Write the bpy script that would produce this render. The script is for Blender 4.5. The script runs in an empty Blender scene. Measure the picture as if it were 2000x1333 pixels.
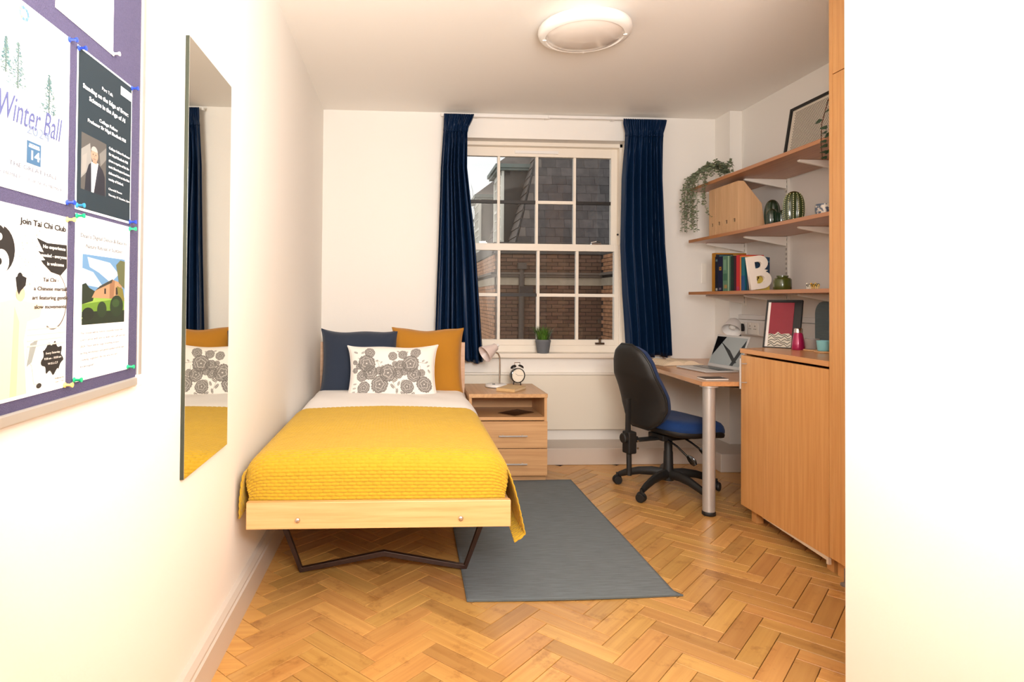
import bpy, bmesh, math, random
import numpy as np
from mathutils import Vector, Matrix, Euler
random.seed(7); np.random.seed(7)
S = bpy.context.scene
C = S.collection
PI = math.pi
R = math.radians

# ------------------------------------------------------------------ camera
def cam_matrix(yaw, pitch, roll):
    cy, sy, cp, sp, cr, sr = math.cos(yaw), math.sin(yaw), math.cos(pitch), math.sin(pitch), math.cos(roll), math.sin(roll)
    F = Vector((sy*cp, cy*cp, sp)); Rt = Vector((cy, -sy, 0)); U = Rt.cross(F)
    R2 = cr*Rt + sr*U; U2 = -sr*Rt + cr*U
    return Matrix((R2, U2, -F)).transposed().to_4x4()
cd = bpy.data.cameras.new('camera'); cam = bpy.data.objects.new('camera', cd); C.objects.link(cam)
cd.sensor_width = 36; cd.lens = 1211.5*36/2000
cd.shift_x = (1000-856)/2000; cd.shift_y = (567.7-666.5)/2000
cd.clip_start = .02; cd.clip_end = 200
cam.matrix_world = Matrix.Translation((0, 0, 1.2)) @ cam_matrix(.0568, .0144, .0078)
S.camera = cam

# ------------------------------------------------------------------ light and exposure
S.view_settings.view_transform = 'Standard'; S.view_settings.look = 'None'
S.view_settings.gamma = 1; S.view_settings.use_curve_mapping = False
S.view_settings.exposure = 0.0
S.cycles.max_bounces = 10; S.cycles.diffuse_bounces = 5; S.cycles.glossy_bounces = 4
S.cycles.transparent_max_bounces = 12; S.cycles.sample_clamp_indirect = 4
S.cycles.caustics_reflective = False; S.cycles.caustics_refractive = False
W = bpy.data.worlds.new('overcast_sky'); S.world = W; W.use_nodes = True
bg = W.node_tree.nodes['Background']; bg.inputs[0].default_value = (.94, .97, 1, 1); bg.inputs[1].default_value = 1.5
def area(name, loc, target, size, sy, power, col):
    l = bpy.data.lights.new(name, 'AREA'); l.energy = power; l.color = col
    l.shape = 'RECTANGLE'; l.size = size; l.size_y = sy
    o = bpy.data.objects.new(name, l); C.objects.link(o); o.location = loc
    o.rotation_euler = (Vector(target)-Vector(loc)).to_track_quat('-Z', 'Y').to_euler(); return o
area('softbox_light', (.35, -1.20, 2.05), (.85, 3.6, 1.15), 1.3, .9, 25, (1, .972, .94))
area('bounce_light', (.40, .20, 1.60), (.60, 1.65, 2.64), .8, .8, 108, (1, .972, .94))

# ------------------------------------------------------------------ materials
def rgb(r, g, b):
    f = lambda c: (c/255/12.92) if c/255 <= .04045 else ((c/255+.055)/1.055)**2.4
    return (f(r), f(g), f(b), 1)
MC = {}
def new_mat(name):
    m = bpy.data.materials.new(name); m.use_nodes = True
    return m, m.node_tree, m.node_tree.nodes['Principled BSDF']
def N(nt, t, **k):
    n = nt.nodes.new(t)
    for a, v in k.items():
        if a in n.inputs: n.inputs[a].default_value = v
        else: setattr(n, a, v)
    return n
def mat(name, col, rough=.5, metal=0, bump=0, bscale=200, var=0, vscale=4, coat=0, sheen=0, trans=0, emit=0, stretch=None, spec=None):
    if name in MC: return MC[name]
    m, nt, b = new_mat(name)
    b.inputs['Base Color'].default_value = col
    b.inputs['Roughness'].default_value = rough; b.inputs['Metallic'].default_value = metal
    if coat: b.inputs['Coat Weight'].default_value = coat; b.inputs['Coat Roughness'].default_value = .15
    if sheen: b.inputs['Sheen Weight'].default_value = sheen
    if trans: b.inputs['Transmission Weight'].default_value = trans
    if spec is not None: b.inputs['Specular IOR Level'].default_value = spec
    if emit: b.inputs['Emission Color'].default_value = col; b.inputs['Emission Strength'].default_value = emit
    tc = N(nt, 'ShaderNodeTexCoord'); mp = N(nt, 'ShaderNodeMapping'); nt.links.new(tc.outputs['Object'], mp.inputs[0])
    if stretch: mp.inputs['Scale'].default_value = stretch
    if var:
        n = N(nt, 'ShaderNodeTexNoise', Scale=vscale, Detail=4.0); nt.links.new(mp.outputs[0], n.inputs['Vector'])
        r = N(nt, 'ShaderNodeValToRGB'); r.color_ramp.elements[0].position = .3; r.color_ramp.elements[1].position = .7
        r.color_ramp.elements[0].color = tuple(c*(1-var) for c in col[:3])+(1,)
        r.color_ramp.elements[1].color = tuple(min(1, c*(1+var)) for c in col[:3])+(1,)
        nt.links.new(n.outputs['Fac'], r.inputs[0]); nt.links.new(r.outputs[0], b.inputs['Base Color'])
    if bump:
        n = N(nt, 'ShaderNodeTexNoise', Scale=bscale, Detail=3.0); nt.links.new(mp.outputs[0], n.inputs['Vector'])
        bp = N(nt, 'ShaderNodeBump', Strength=bump, Distance=.002); nt.links.new(n.outputs['Fac'], bp.inputs['Height'])
        nt.links.new(bp.outputs[0], b.inputs['Normal'])
    MC[name] = m; return m
def wood(name, c1, c2, axis='z', rough=.35, scale=1.0, obj_var=0, coat=.15, contrast=(.3, .7)):
    if name in MC: return MC[name]
    m, nt, b = new_mat(name)
    tc = N(nt, 'ShaderNodeTexCoord'); mp = N(nt, 'ShaderNodeMapping')
    s = [60*scale]*3; s['xyz'.index(axis)] = 2.2*scale; mp.inputs['Scale'].default_value = s
    nt.links.new(tc.outputs['Object'], mp.inputs[0])
    src = mp.outputs[0]
    oi = N(nt, 'ShaderNodeObjectInfo')
    if obj_var:
        ad = N(nt, 'ShaderNodeVectorMath', operation='ADD'); ml = N(nt, 'ShaderNodeMath', operation='MULTIPLY')
        ml.inputs[1].default_value = 57.; nt.links.new(oi.outputs['Random'], ml.inputs[0])
        nt.links.new(src, ad.inputs[0]); nt.links.new(ml.outputs[0], ad.inputs[1]); src = ad.outputs[0]
    n = N(nt, 'ShaderNodeTexNoise', Scale=1.0, Detail=5.0, Roughness=.6, Distortion=.25); nt.links.new(src, n.inputs['Vector'])
    r = N(nt, 'ShaderNodeValToRGB'); e = r.color_ramp.elements
    e[0].position, e[1].position = contrast; e[0].color = c1; e[1].color = c2
    nt.links.new(n.outputs['Fac'], r.inputs[0]); col = r.outputs[0]
    if obj_var:
        hs = N(nt, 'ShaderNodeHueSaturation'); mr = N(nt, 'ShaderNodeMapRange')
        mr.inputs['To Min'].default_value = 1-obj_var; mr.inputs['To Max'].default_value = 1+obj_var*.6
        nt.links.new(oi.outputs['Random'], mr.inputs[0]); nt.links.new(mr.outputs[0], hs.inputs['Value'])
        wn = N(nt, 'ShaderNodeTexWhiteNoise', noise_dimensions='1D'); nt.links.new(oi.outputs['Random'], wn.inputs['W'])
        m2 = N(nt, 'ShaderNodeMapRange'); m2.inputs['To Min'].default_value = .493; m2.inputs['To Max'].default_value = .506
        nt.links.new(wn.outputs[0], m2.inputs[0]); nt.links.new(m2.outputs[0], hs.inputs['Hue'])
        nt.links.new(col, hs.inputs['Color']); col = hs.outputs[0]
    nt.links.new(col, b.inputs['Base Color'])
    b.inputs['Roughness'].default_value = rough; b.inputs['Coat Weight'].default_value = coat; b.inputs['Coat Roughness'].default_value = .25
    bp = N(nt, 'ShaderNodeBump', Strength=.12, Distance=.001); nt.links.new(n.outputs['Fac'], bp.inputs['Height']); nt.links.new(bp.outputs[0], b.inputs['Normal'])
    MC[name] = m; return m
WALL = mat('wall_paint', rgb(240, 235, 228), .6, bump=.15, bscale=90)
WALLBACK = WALL
CEIL = mat('ceiling_paint', rgb(246, 242, 236), .75, bump=.1, bscale=60)
SKIRT = mat('skirting_paint', rgb(206, 194, 182), .38, bump=.1, bscale=60)
WHITE = mat('white_gloss_paint', rgb(244, 238, 228), .35)
WHITEP = mat('white_plastic', rgb(238, 234, 230), .35)
WINP = mat('window_paint', rgb(240, 230, 216), .38, bump=.1, bscale=80)
OAKL = wood('oak_light', rgb(212, 156, 100), rgb(228, 178, 124), 'x', .4, 1, contrast=(.35, .65))
OAKC_X = wood('oak_cabinet_x', rgb(188, 142, 96), rgb(212, 168, 120), 'x', .4, .8)
OAKC_Y = wood('oak_cabinet_y', rgb(188, 142, 96), rgb(212, 168, 120), 'y', .4, .8)
OAKC_Z = wood('oak_cabinet_z', rgb(188, 142, 96), rgb(212, 168, 120), 'z', .4, .8)
BEECH_Z = wood('orange_beech_z', rgb(206, 146, 84), rgb(224, 168, 106), 'z', .32, 1.1, coat=.25)
BEECH_Y = wood('orange_beech_y', rgb(200, 140, 84), rgb(218, 160, 104), 'y', .3, 1.1, coat=.25)
SHELFW = wood('shelf_wood', rgb(168, 112, 72), rgb(190, 132, 88), 'y', .35, 1.0)
DESKW = wood('desk_wood', rgb(190, 134, 88), rgb(212, 158, 110), 'y', .3, 1.0, coat=.3)
HEADW = wood('headboard_wood', rgb(204, 160, 128), rgb(222, 182, 150), 'x', .45, .8)
FLOORW = wood('parquet_wood', rgb(188, 136, 74), rgb(220, 172, 102), 'x', .32, .7, obj_var=.22, coat=.3, contrast=(.2, .8))
def add_wear(m):
    # dark stains, cracks and small knots that belong to the old blocks
    nt = m.node_tree; b = nt.nodes['Principled BSDF']; src = b.inputs['Base Color'].links[0].from_socket
    ge = N(nt, 'ShaderNodeNewGeometry')
    n1 = N(nt, 'ShaderNodeTexNoise', Scale=7.0, Detail=8.0, Roughness=.72); nt.links.new(ge.outputs['Position'], n1.inputs['Vector'])
    r1 = N(nt, 'ShaderNodeValToRGB'); e = r1.color_ramp.elements; e[0].position, e[1].position = .33, .45
    e[0].color = (.42, .28, .18, 1); e[1].color = (1, 1, 1, 1); nt.links.new(n1.outputs['Fac'], r1.inputs[0])
    n2 = N(nt, 'ShaderNodeTexNoise', Scale=1.6, Detail=3.0); nt.links.new(ge.outputs['Position'], n2.inputs['Vector'])
    r2 = N(nt, 'ShaderNodeValToRGB'); e = r2.color_ramp.elements; e[0].position, e[1].position = .35, .65
    e[0].color = (.86, .82, .76, 1); e[1].color = (1.0, 1.0, 1.0, 1); nt.links.new(n2.outputs['Fac'], r2.inputs[0])
    mx = N(nt, 'ShaderNodeMix', data_type='RGBA', blend_type='MULTIPLY'); mx.inputs[0].default_value = .55
    nt.links.new(src, mx.inputs[6]); nt.links.new(r1.outputs[0], mx.inputs[7])
    m2 = N(nt, 'ShaderNodeMix', data_type='RGBA', blend_type='MULTIPLY'); m2.inputs[0].default_value = 1
    nt.links.new(mx.outputs[2], m2.inputs[6]); nt.links.new(r2.outputs[0], m2.inputs[7]); nt.links.new(m2.outputs[2], b.inputs['Base Color'])
add_wear(FLOORW)
FILEW = wood('file_plywood', rgb(200, 158, 116), rgb(216, 176, 134), 'z', .5, .7)
JOINT = mat('joint_filler', rgb(72, 42, 20), .8)
CHROME = mat('chrome', rgb(205, 200, 195), .22, 1)
STEEL = mat('brushed_steel', rgb(190, 188, 186), .38, .5, bump=.1, bscale=300)
BLACKP = mat('black_plastic', rgb(24, 23, 22), .55, bump=.1, bscale=400)
BLACKG = mat('black_gloss', rgb(14, 14, 14), .15)
BROWNM = mat('dark_brown_metal', rgb(54, 34, 26), .4, .3)
NAVYF = mat('navy_satin', rgb(13, 38, 70), .45, bump=.12, bscale=500, spec=.25)
CHAIRF = mat('blue_fabric', rgb(10, 50, 104), .95, sheen=.05, bump=.5, bscale=700)
CUSHN = mat('navy_cotton', rgb(38, 48, 66), .95, bump=.5, bscale=600, sheen=.2)
CUSHM = mat('mustard_cotton', rgb(176, 118, 24), .95, bump=.5, bscale=600, sheen=.2)
SHEET = mat('white_linen', rgb(246, 241, 237), .9, bump=.3, bscale=25)
YELL = mat('yellow_cotton', rgb(190, 150, 22), .85, bump=.6, bscale=450, var=.05, vscale=30, sheen=.15)
RUG = mat('grey_rug', rgb(110, 118, 122), 1, var=.16, vscale=9, stretch=(1.2, 14, 1), bump=1, bscale=40)
GREYPOT = mat('grey_pot', rgb(108, 112, 118), .6, bump=.3, bscale=80)
PINKW = mat('pale_pink_enamel', rgb(226, 208, 202), .35)

# glass that is really there: mostly clear with a fresnel reflection
def glass_mat(name, tint):
    m, nt, b = new_mat(name); nt.nodes.remove(b)
    out = nt.nodes['Material Output']
    t = N(nt, 'ShaderNodeBsdfTransparent'); t.inputs[0].default_value = tint
    g = N(nt, 'ShaderNodeBsdfGlossy'); g.inputs['Roughness'].default_value = .02
    f = N(nt, 'ShaderNodeFresnel'); f.inputs[0].default_value = 1.45
    mx = N(nt, 'ShaderNodeMixShader'); nt.links.new(f.outputs[0], mx.inputs[0]); nt.links.new(t.outputs[0], mx.inputs[1]); nt.links.new(g.outputs[0], mx.inputs[2])
    nt.links.new(mx.outputs[0], out.inputs[0]); return m
GLASS = glass_mat('window_glass', (.86, .86, .84, 1))

# ------------------------------------------------------------------ geometry helpers (world coordinates)
class G:
    def __init__(s): s.v = []; s.f = []; s.m = []
    def add(s, vs, fs, m=0):
        b = len(s.v); s.v += [tuple(p) for p in vs]; s.f += [tuple(b+i for i in f) for f in fs]; s.m += [m]*len(fs); return s
    def box(s, x0, x1, y0, y1, z0, z1, m=0):
        x0, x1 = sorted((x0, x1)); y0, y1 = sorted((y0, y1)); z0, z1 = sorted((z0, z1))
        return s.add([(x0,y0,z0),(x1,y0,z0),(x1,y1,z0),(x0,y1,z0),(x0,y0,z1),(x1,y0,z1),(x1,y1,z1),(x0,y1,z1)],
                     [(0,3,2,1),(4,5,6,7),(0,1,5,4),(1,2,6,5),(2,3,7,6),(3,0,4,7)], m)
    def prism(s, poly, ax, a, b, m=0):
        # polygon in the two axes other than ax (in xyz order), extruded along ax from a to b
        n = len(poly); o = []
        for t in (a, b):
            for p in poly:
                q = list(p); q.insert(ax, t); o.append(q)
        fs = [tuple(range(n-1, -1, -1)), tuple(range(n, 2*n))]+[(i, (i+1) % n, n+(i+1) % n, n+i) for i in range(n)]
        return s.add(o, fs, m)
    def tube(s, pts, r, n=10, m=0, cap=True, flat=None):
        P = [Vector(p) for p in pts]; rs = r if isinstance(r, (list, tuple)) else [r]*len(P)
        up = None; base = len(s.v); rings = []
        for i, p in enumerate(P):
            d = (P[min(i+1, len(P)-1)]-P[max(i-1, 0)]).normalized()
            if up is None: up = Vector((0, 0, 1)) if abs(d.z) < .9 else Vector((0, 1, 0))
            a = d.cross(up)
            a = a.normalized() if a.length > 1e-5 else Vector((1, 0, 0)); u = a.cross(d).normalized(); up = u
            rings.append([p+(a*math.cos(2*PI*k/n+PI/n)*(flat or 1)+u*math.sin(2*PI*k/n+PI/n))*rs[i] for k in range(n)])
        vs = [q for rg in rings for q in rg]; fs = []
        for i in range(len(P)-1):
            for k in range(n):
                a, b = i*n+k, i*n+(k+1) % n; fs.append((a, b, b+n, a+n))
        if cap: fs += [tuple(range(n-1, -1, -1)), tuple(range(len(vs)-n, len(vs)))]
        return s.add(vs, fs, m)
    def lathe(s, prof, c, n=24, m=0, M=None):
        # prof: (radius, height) pairs about the z axis through c; M turns it about c
        vs = []; c = Vector(c)
        for r, h in prof:
            for k in range(n):
                q = Vector((r*math.cos(2*PI*k/n), r*math.sin(2*PI*k/n), h))
                vs.append(c+(M @ q if M is not None else q))
        fs = [(i*n+k, i*n+(k+1) % n, (i+1)*n+(k+1) % n, (i+1)*n+k) for i in range(len(prof)-1) for k in range(n)]
        if prof[0][0] > 1e-5: fs.append(tuple(range(n-1, -1, -1)))
        if prof[-1][0] > 1e-5: fs.append(tuple(range((len(prof)-1)*n, len(prof)*n)))
        return s.add(vs, fs, m)
    def grid(s, P, m=0):
        # P: array (nu, nv, 3)
        nu, nv = P.shape[:2]; vs = P.reshape(-1, 3).tolist()
        fs = [(i*nv+j, i*nv+j+1, (i+1)*nv+j+1, (i+1)*nv+j) for i in range(nu-1) for j in range(nv-1)]
        return s.add(vs, fs, m)
    def obox(s, c, size, M, m=0):
        x, y, z = (q/2 for q in size); c = Vector(c)
        vs = [c+M @ Vector(p) for p in [(-x,-y,-z),(x,-y,-z),(x,y,-z),(-x,y,-z),(-x,-y,z),(x,-y,z),(x,y,z),(-x,y,z)]]
        return s.add(vs, [(0,3,2,1),(4,5,6,7),(0,1,5,4),(1,2,6,5),(2,3,7,6),(3,0,4,7)], m)
def rotm(x=0, y=0, z=0): return Euler((R(x), R(y), R(z))).to_matrix()
ORG = {}
def thing(name, label, cat, at, group=None, rz=0, kind=None):
    o = bpy.data.objects.new(name, None); C.objects.link(o); o.location = at; o.rotation_euler = (0, 0, rz)
    o.empty_display_size = .1
    if label: o['label'] = label
    if cat: o['category'] = cat
    if group: o['group'] = group
    if kind: o['kind'] = kind
    ORG[o.name] = Vector((0, 0, 0)) if rz else Vector(at)      # turned things are authored in their own frame
    return o
def obj(name, g, mats, parent=None, bevel=0, smooth=False, label=None, cat=None, group=None, kind=None, at=None, seg=2, sub=0, solid=0):
    org = ORG.get(parent.name, Vector((0, 0, 0))) if parent is not None else Vector(at or (0, 0, 0))
    me = bpy.data.meshes.new(name)
    me.from_pydata([tuple(Vector(p)-org) for p in g.v], [], g.f)
    if not isinstance(mats, (list, tuple)): mats = [mats]
    for m in mats: me.materials.append(m)
    if len(mats) > 1: me.polygons.foreach_set('material_index', g.m)
    if smooth: me.polygons.foreach_set('use_smooth', [True]*len(me.polygons))
    me.update(); me.validate()
    o = bpy.data.objects.new(name, me); C.objects.link(o)
    if parent is not None: o.parent = parent; ORG[o.name] = org
    else: o.location = org; ORG[o.name] = org
    if solid:
        md = o.modifiers.new('solid', 'SOLIDIFY'); md.thickness = solid; md.offset = 0
    if sub:
        md = o.modifiers.new('sub', 'SUBSURF'); md.levels = md.render_levels = sub
    if bevel:
        md = o.modifiers.new('bevel', 'BEVEL'); md.width = bevel; md.segments = seg; md.limit_method = 'ANGLE'; md.angle_limit = R(40)
        md.harden_normals = False
    if smooth and not sub:
        try: me.set_sharp_from_angle(angle=R(45))
        except Exception: pass
    for k, v in (('label', label), ('category', cat), ('group', group), ('kind', kind)):
        if v: o[k] = v
    return o
def struct(name, g, m, **k): return obj(name, g, m, kind='structure', **k)
TEXTS = []
FACE_X = (PI/2, 0, PI/2)      # lettering on the left wall, read from the room
FACE_NY = (PI/2, 0, 0)        # lettering read from the front
FACE_NX = (PI/2, 0, -PI/2)
def text(name, body, at, size, m, parent, rot=FACE_X, width=None, align='CENTER', shear=0, off=0, ext=.0001):
    c = bpy.data.curves.new(name, 'FONT'); c.body = body; c.size = size; c.align_x = align; c.align_y = 'CENTER'
    c.shear = shear; c.offset = off; c.extrude = ext; c.resolution_u = 3; c.materials.append(m)
    o = bpy.data.objects.new(name, c); C.objects.link(o); o.parent = parent
    o.location = Vector(at)-ORG[parent.name]; o.rotation_euler = rot
    if width: TEXTS.append((o, width))
    return o
def tree_copy(root, loc, label=None, rz=None):
    r = root.copy(); C.objects.link(r); r.location = loc; ORG[r.name] = Vector(loc)
    if rz is not None: r.rotation_euler = (0, 0, rz)
    if label: r['label'] = label
    for ch in list(root.children):
        c = ch.copy(); C.objects.link(c); c.parent = r
        for g_ in ch.children:
            d = g_.copy(); C.objects.link(d); d.parent = c
    return r

# ------------------------------------------------------------------ room shell
XL, XR, D, H, YB = -.618, 2.549, 4.76, 2.644, -1.8
WX0, WX1, WZ0, WZ1 = .365, 1.747, .785, 2.455
T = .2
struct('wall_left', G().box(XL-T, XL, YB-T, D+T, 0, H), WALL)
g = G().box(XL, WX0, D, D+T, 0, H).box(WX1, XR+T, D, D+T, 0, H).box(WX0, WX1, D, D+T, 0, WZ0).box(WX0, WX1, D, D+T, WZ1, H)
struct('wall_back', g, WALLBACK)
struct('wall_right', G().box(XR, XR+T, 1.7, D, 0, H), WALL)
struct('wall_front', G().box(XL-T, XR+T, YB-T, YB, 0, H), WALL)
struct('wall_right_near', G().box(1.256, XR+T, YB, 1.7, 0, H), WALL, bevel=.004)
struct('wall_chase', G().box(2.457, XR, 4.54, D, 0, H), WALL)
struct('ceiling', G().box(XL-T, XR+T, YB-T, D+T, H, H+.15), CEIL)
# skirting: a slim moulded board on the left, a deep pipe ledge along the back
g = G().prism([(XL, 0), (-.588, 0), (-.588, .098), (-.594, .104), (-.594, .112), (-.604, .128), (XL, .132)], 1, YB, 4.469)
struct('baseboard_left', g, SKIRT)
g = G().box(XL, 2.235, 4.469, D, 0, .122)
struct('baseboard_back', g, SKIRT, bevel=.006)
g = G().box(2.235, XR, 4.244, D, 0, .130)
struct('baseboard_right', g, SKIRT, bevel=.006)

# ------------------------------------------------------------------ herringbone parquet
floor = struct('floor', G().box(XL-T, XR+T, YB-T, D+T, -.12, -.009), JOINT)
th = .7735; U = Vector((math.sin(th), math.cos(th))); V = Vector((-math.cos(th), math.sin(th)))
L_, w_ = .2955, .0756
O0 = Vector((1.381, 2.196))-U*L_
gap = .0012
def blk_mesh(hl, hw, name):
    e = .0012; g = G()
    z0, z1, z2 = -.009, -.0012, 0
    vs = [(sx*hl, sy*hw, z) for z in (z0, z1) for sx, sy in ((-1,-1),(1,-1),(1,1),(-1,1))]+[(sx*(hl-e), sy*(hw-e), z2) for sx, sy in ((-1,-1),(1,-1),(1,1),(-1,1))]
    fs = [(0,1,5,4),(1,2,6,5),(2,3,7,6),(3,0,4,7),(4,5,9,8),(5,6,10,9),(6,7,11,10),(7,4,8,11),(8,9,10,11)]
    me = bpy.data.meshes.new(name); me.from_pydata(vs, [], fs); me.materials.append(FLOORW); return me
BM = blk_mesh(L_/2-gap, w_/2-gap, 'parquet_block')
x0f, x1f, y0f, y1f = -.592, 2.549, -1.8, 4.475
blocks = []
for P_ in range(-14, 15):
    for k in range(-60, 61):
        for typ in (0, 1):
            o = O0+P_*L_*(U-V)+k*w_*(U+V)
            if typ == 0: c = o+U*L_/2+V*w_/2; ang = math.atan2(U.y, U.x)
            else: c = o+U*(L_+w_/2)+V*(w_-L_/2); ang = math.atan2(V.y, V.x)
            if x0f-.12 < c.x < x1f+.1 and y0f-.1 < c.y < y1f+.1: blocks.append((c, ang))
def clip(poly, ax, val, keep_greater):
    out = []; n = len(poly)
    for i in range(n):
        a, b = poly[i], poly[(i+1) % n]
        ia = (a[ax] >= val) == keep_greater; ib = (b[ax] >= val) == keep_greater
        if ia: out.append(a)
        if ia != ib:
            t = (val-a[ax])/(b[ax]-a[ax]); out.append((a[0]+t*(b[0]-a[0]), a[1]+t*(b[1]-a[1])))
    return out
def seen(c):
    # in the photograph's view and not under the bed-head corner, cupboards or skirting
    y = 1211.5*1.2/c.y if c.y > .5 else 9999
    if c.y < 1.80 or c.x > (1.28 if c.y < 1.75 else 2.35): return False
    if c.x > 1.93 and c.y < 3.36: return False
    return -.62+.0*y < c.x
vis = sorted([b for b in blocks if seen(b[0])], key=lambda b: b[0].length)
ind = set(id(b) for b in vis[:300])
rest = G()
rnd = random.Random(3)
for b in blocks:
    c, ang = b; ca, sa = math.cos(ang), math.sin(ang)
    hl, hw = L_/2-gap, w_/2-gap
    quad = [(c.x+ca*px-sa*py, c.y+sa*px+ca*py) for px, py in ((-hl,-hw),(hl,-hw),(hl,hw),(-hl,hw))]
    inside = all(x0f <= p[0] <= x1f and y0f <= p[1] <= y1f for p in quad)
    dz = rnd.uniform(-.0004, .0003)
    if id(b) in ind and inside:
        o = bpy.data.objects.new('parquet_block', BM); C.objects.link(o); o.parent = floor
        o.location = (c.x, c.y, dz); o.rotation_euler = (0, 0, ang); continue
    poly = quad
    for ax, v, kg in ((0, x0f, True), (0, x1f, False), (1, y0f, True), (1, y1f, False)):
        if poly: poly = clip(poly, ax, v, kg)
    if len(poly) < 3: continue
    if id(b) in ind:
        g = G(); lp = [((p[0]-c.x)*ca+(p[1]-c.y)*sa, -(p[0]-c.x)*sa+(p[1]-c.y)*ca) for p in poly]
        g.prism(lp, 2, -.009, 0)
        me = bpy.data.meshes.new('parquet_block'); me.from_pydata(g.v, [], g.f); me.materials.append(FLOORW)
        o = bpy.data.objects.new('parquet_block', me); C.objects.link(o); o.parent = floor
        o.location = (c.x, c.y, dz); o.rotation_euler = (0, 0, ang)
    else: rest.prism(poly, 2, -.009, dz)
FR = wood('parquet_wood_rest', rgb(202, 144, 74), rgb(222, 170, 96), 'x', .34, .7, coat=.3)
obj('parquet_blocks', rest, FR, floor, kind='stuff')

# ------------------------------------------------------------------ window
win = thing('window_1', None, None, (1.056, D+.1, WZ0), kind='structure')
def wpart(n, g, m=WINP, p=win, **k): return obj(n, g, m, p, **k)
g = G().box(WX0, WX0+.025, D+.10, D+.2, WZ0, WZ1).box(WX1-.025, WX1, D+.10, D+.2, WZ0, WZ1).box(WX0, WX1, D+.10, D+.2, WZ1-.03, WZ1).box(WX0, WX1, D+.10, D+.2, WZ0, WZ0+.058)
wpart('window_frame', g, bevel=.003)
wpart('window_sill', G().box(WX0-.03, WX1+.03, D-.045, D+.12, WZ0-.033, WZ0+.006), bevel=.010, seg=3)
ux = [.444, .758, 1.067, 1.375, 1.672]; uz = [1.648, 1.987, 2.352]
lx = [.44, .757, 1.072, 1.386, 1.686]; lz = [.888, 1.241, 1.593]
def sash(name, xs, zs, y0, y1, X0, X1, Z0, Z1, dark):
    g = G().box(X0, xs[0], y0, y1, Z0, Z1).box(xs[4], X1, y0, y1, Z0, Z1).box(xs[0], xs[4], y0, y1, Z0, zs[0]).box(xs[0], xs[4], y0, y1, zs[2], Z1)
    s = wpart(name, g, bevel=.002)
    for i in (1, 2, 3): obj('glazing_bar', G().box(xs[i]-.011, xs[i]+.011, y0+.004, y1-.004, zs[0], zs[2]), WINP, s, bevel=.002)
    for i in range(4):
        dk = i in dark
        a = xs[i]+(.011 if i else 0); b = xs[i+1]-(.011 if i < 3 else 0)
        obj('glazing_bar', G().box(a, b, y0+.006, y1-.006, zs[1]-.0125, zs[1]+.0125), BARK if dk else WINP, s, label='black horizontal glazing bar' if dk else None)
        for z0, z1 in ((zs[0], zs[1]-.0125), (zs[1]+.0125, zs[2])):
            obj('pane', G().box(a, b, (y0+y1)/2-.002, (y0+y1)/2+.002, z0, z1), GLASS, s)
    return s
BARK = mat('bar_black', rgb(34, 28, 24), .5)
us = sash('upper_sash', ux, uz, D+.155, D+.195, WX0+.025, WX1-.025, 1.60, WZ1-.03, (0, 1, 3))
ls = sash('lower_sash', lx, lz, D+.11, D+.15, WX0+.025, WX1-.025, WZ0+.058, 1.648, (1,))
wpart('trickle_vent', G().box(.885, 1.235, D+.140, D+.156, 2.375, 2.396).box(.90, 1.22, D+.137, D+.141, 2.381, 2.390), WHITEP)
g = G().box(1.53, 1.60, D+.085, D+.11, .852, .866).tube([(1.565, D+.09, .866), (1.565, D+.09, .892)], .009, 10).lathe([(.012, 0), (.017, .008), (.012, .016), (0, .018)], (1.565, D+.09, .89), 12)
wpart('sash_lift', g, mat('dark_brass', rgb(86, 66, 50), .4, .7))
g = G().box(1.50, 1.58, D+.105, D+.14, 1.648, 1.656).tube([(1.50, D+.12, 1.664), (1.54, D+.115, 1.672), (1.575, D+.12, 1.664)], .006, 8)
wpart('sash_fastener', g, CHROME)
g = G().box(.60, .66, D+.105, D+.14, 1.648, 1.654).tube([(.60, D+.12, 1.66), (.65, D+.115, 1.662)], .005, 8)
wpart('sash_fastener', g, CHROME)
wpart('sash_lock', G().tube([(1.712, D+.108, 1.73), (1.712, D+.112, 1.73)], .008, 12), BLACKP)

# convector heater panel below the sill
h = thing('radiator_cover', 'wide cream radiator panel on the wall below the window sill', 'radiator', (1.0, D, .2))
obj('panel', G().box(.30, 1.78, D-.05, D-.0005, .206, .625), mat('cream_enamel', rgb(236, 228, 212), .45), h, bevel=.006)
obj('top_grille', G().box(.30, 1.78, D-.056, D-.0005, .627, .642), WHITE, h, bevel=.003)

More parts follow.
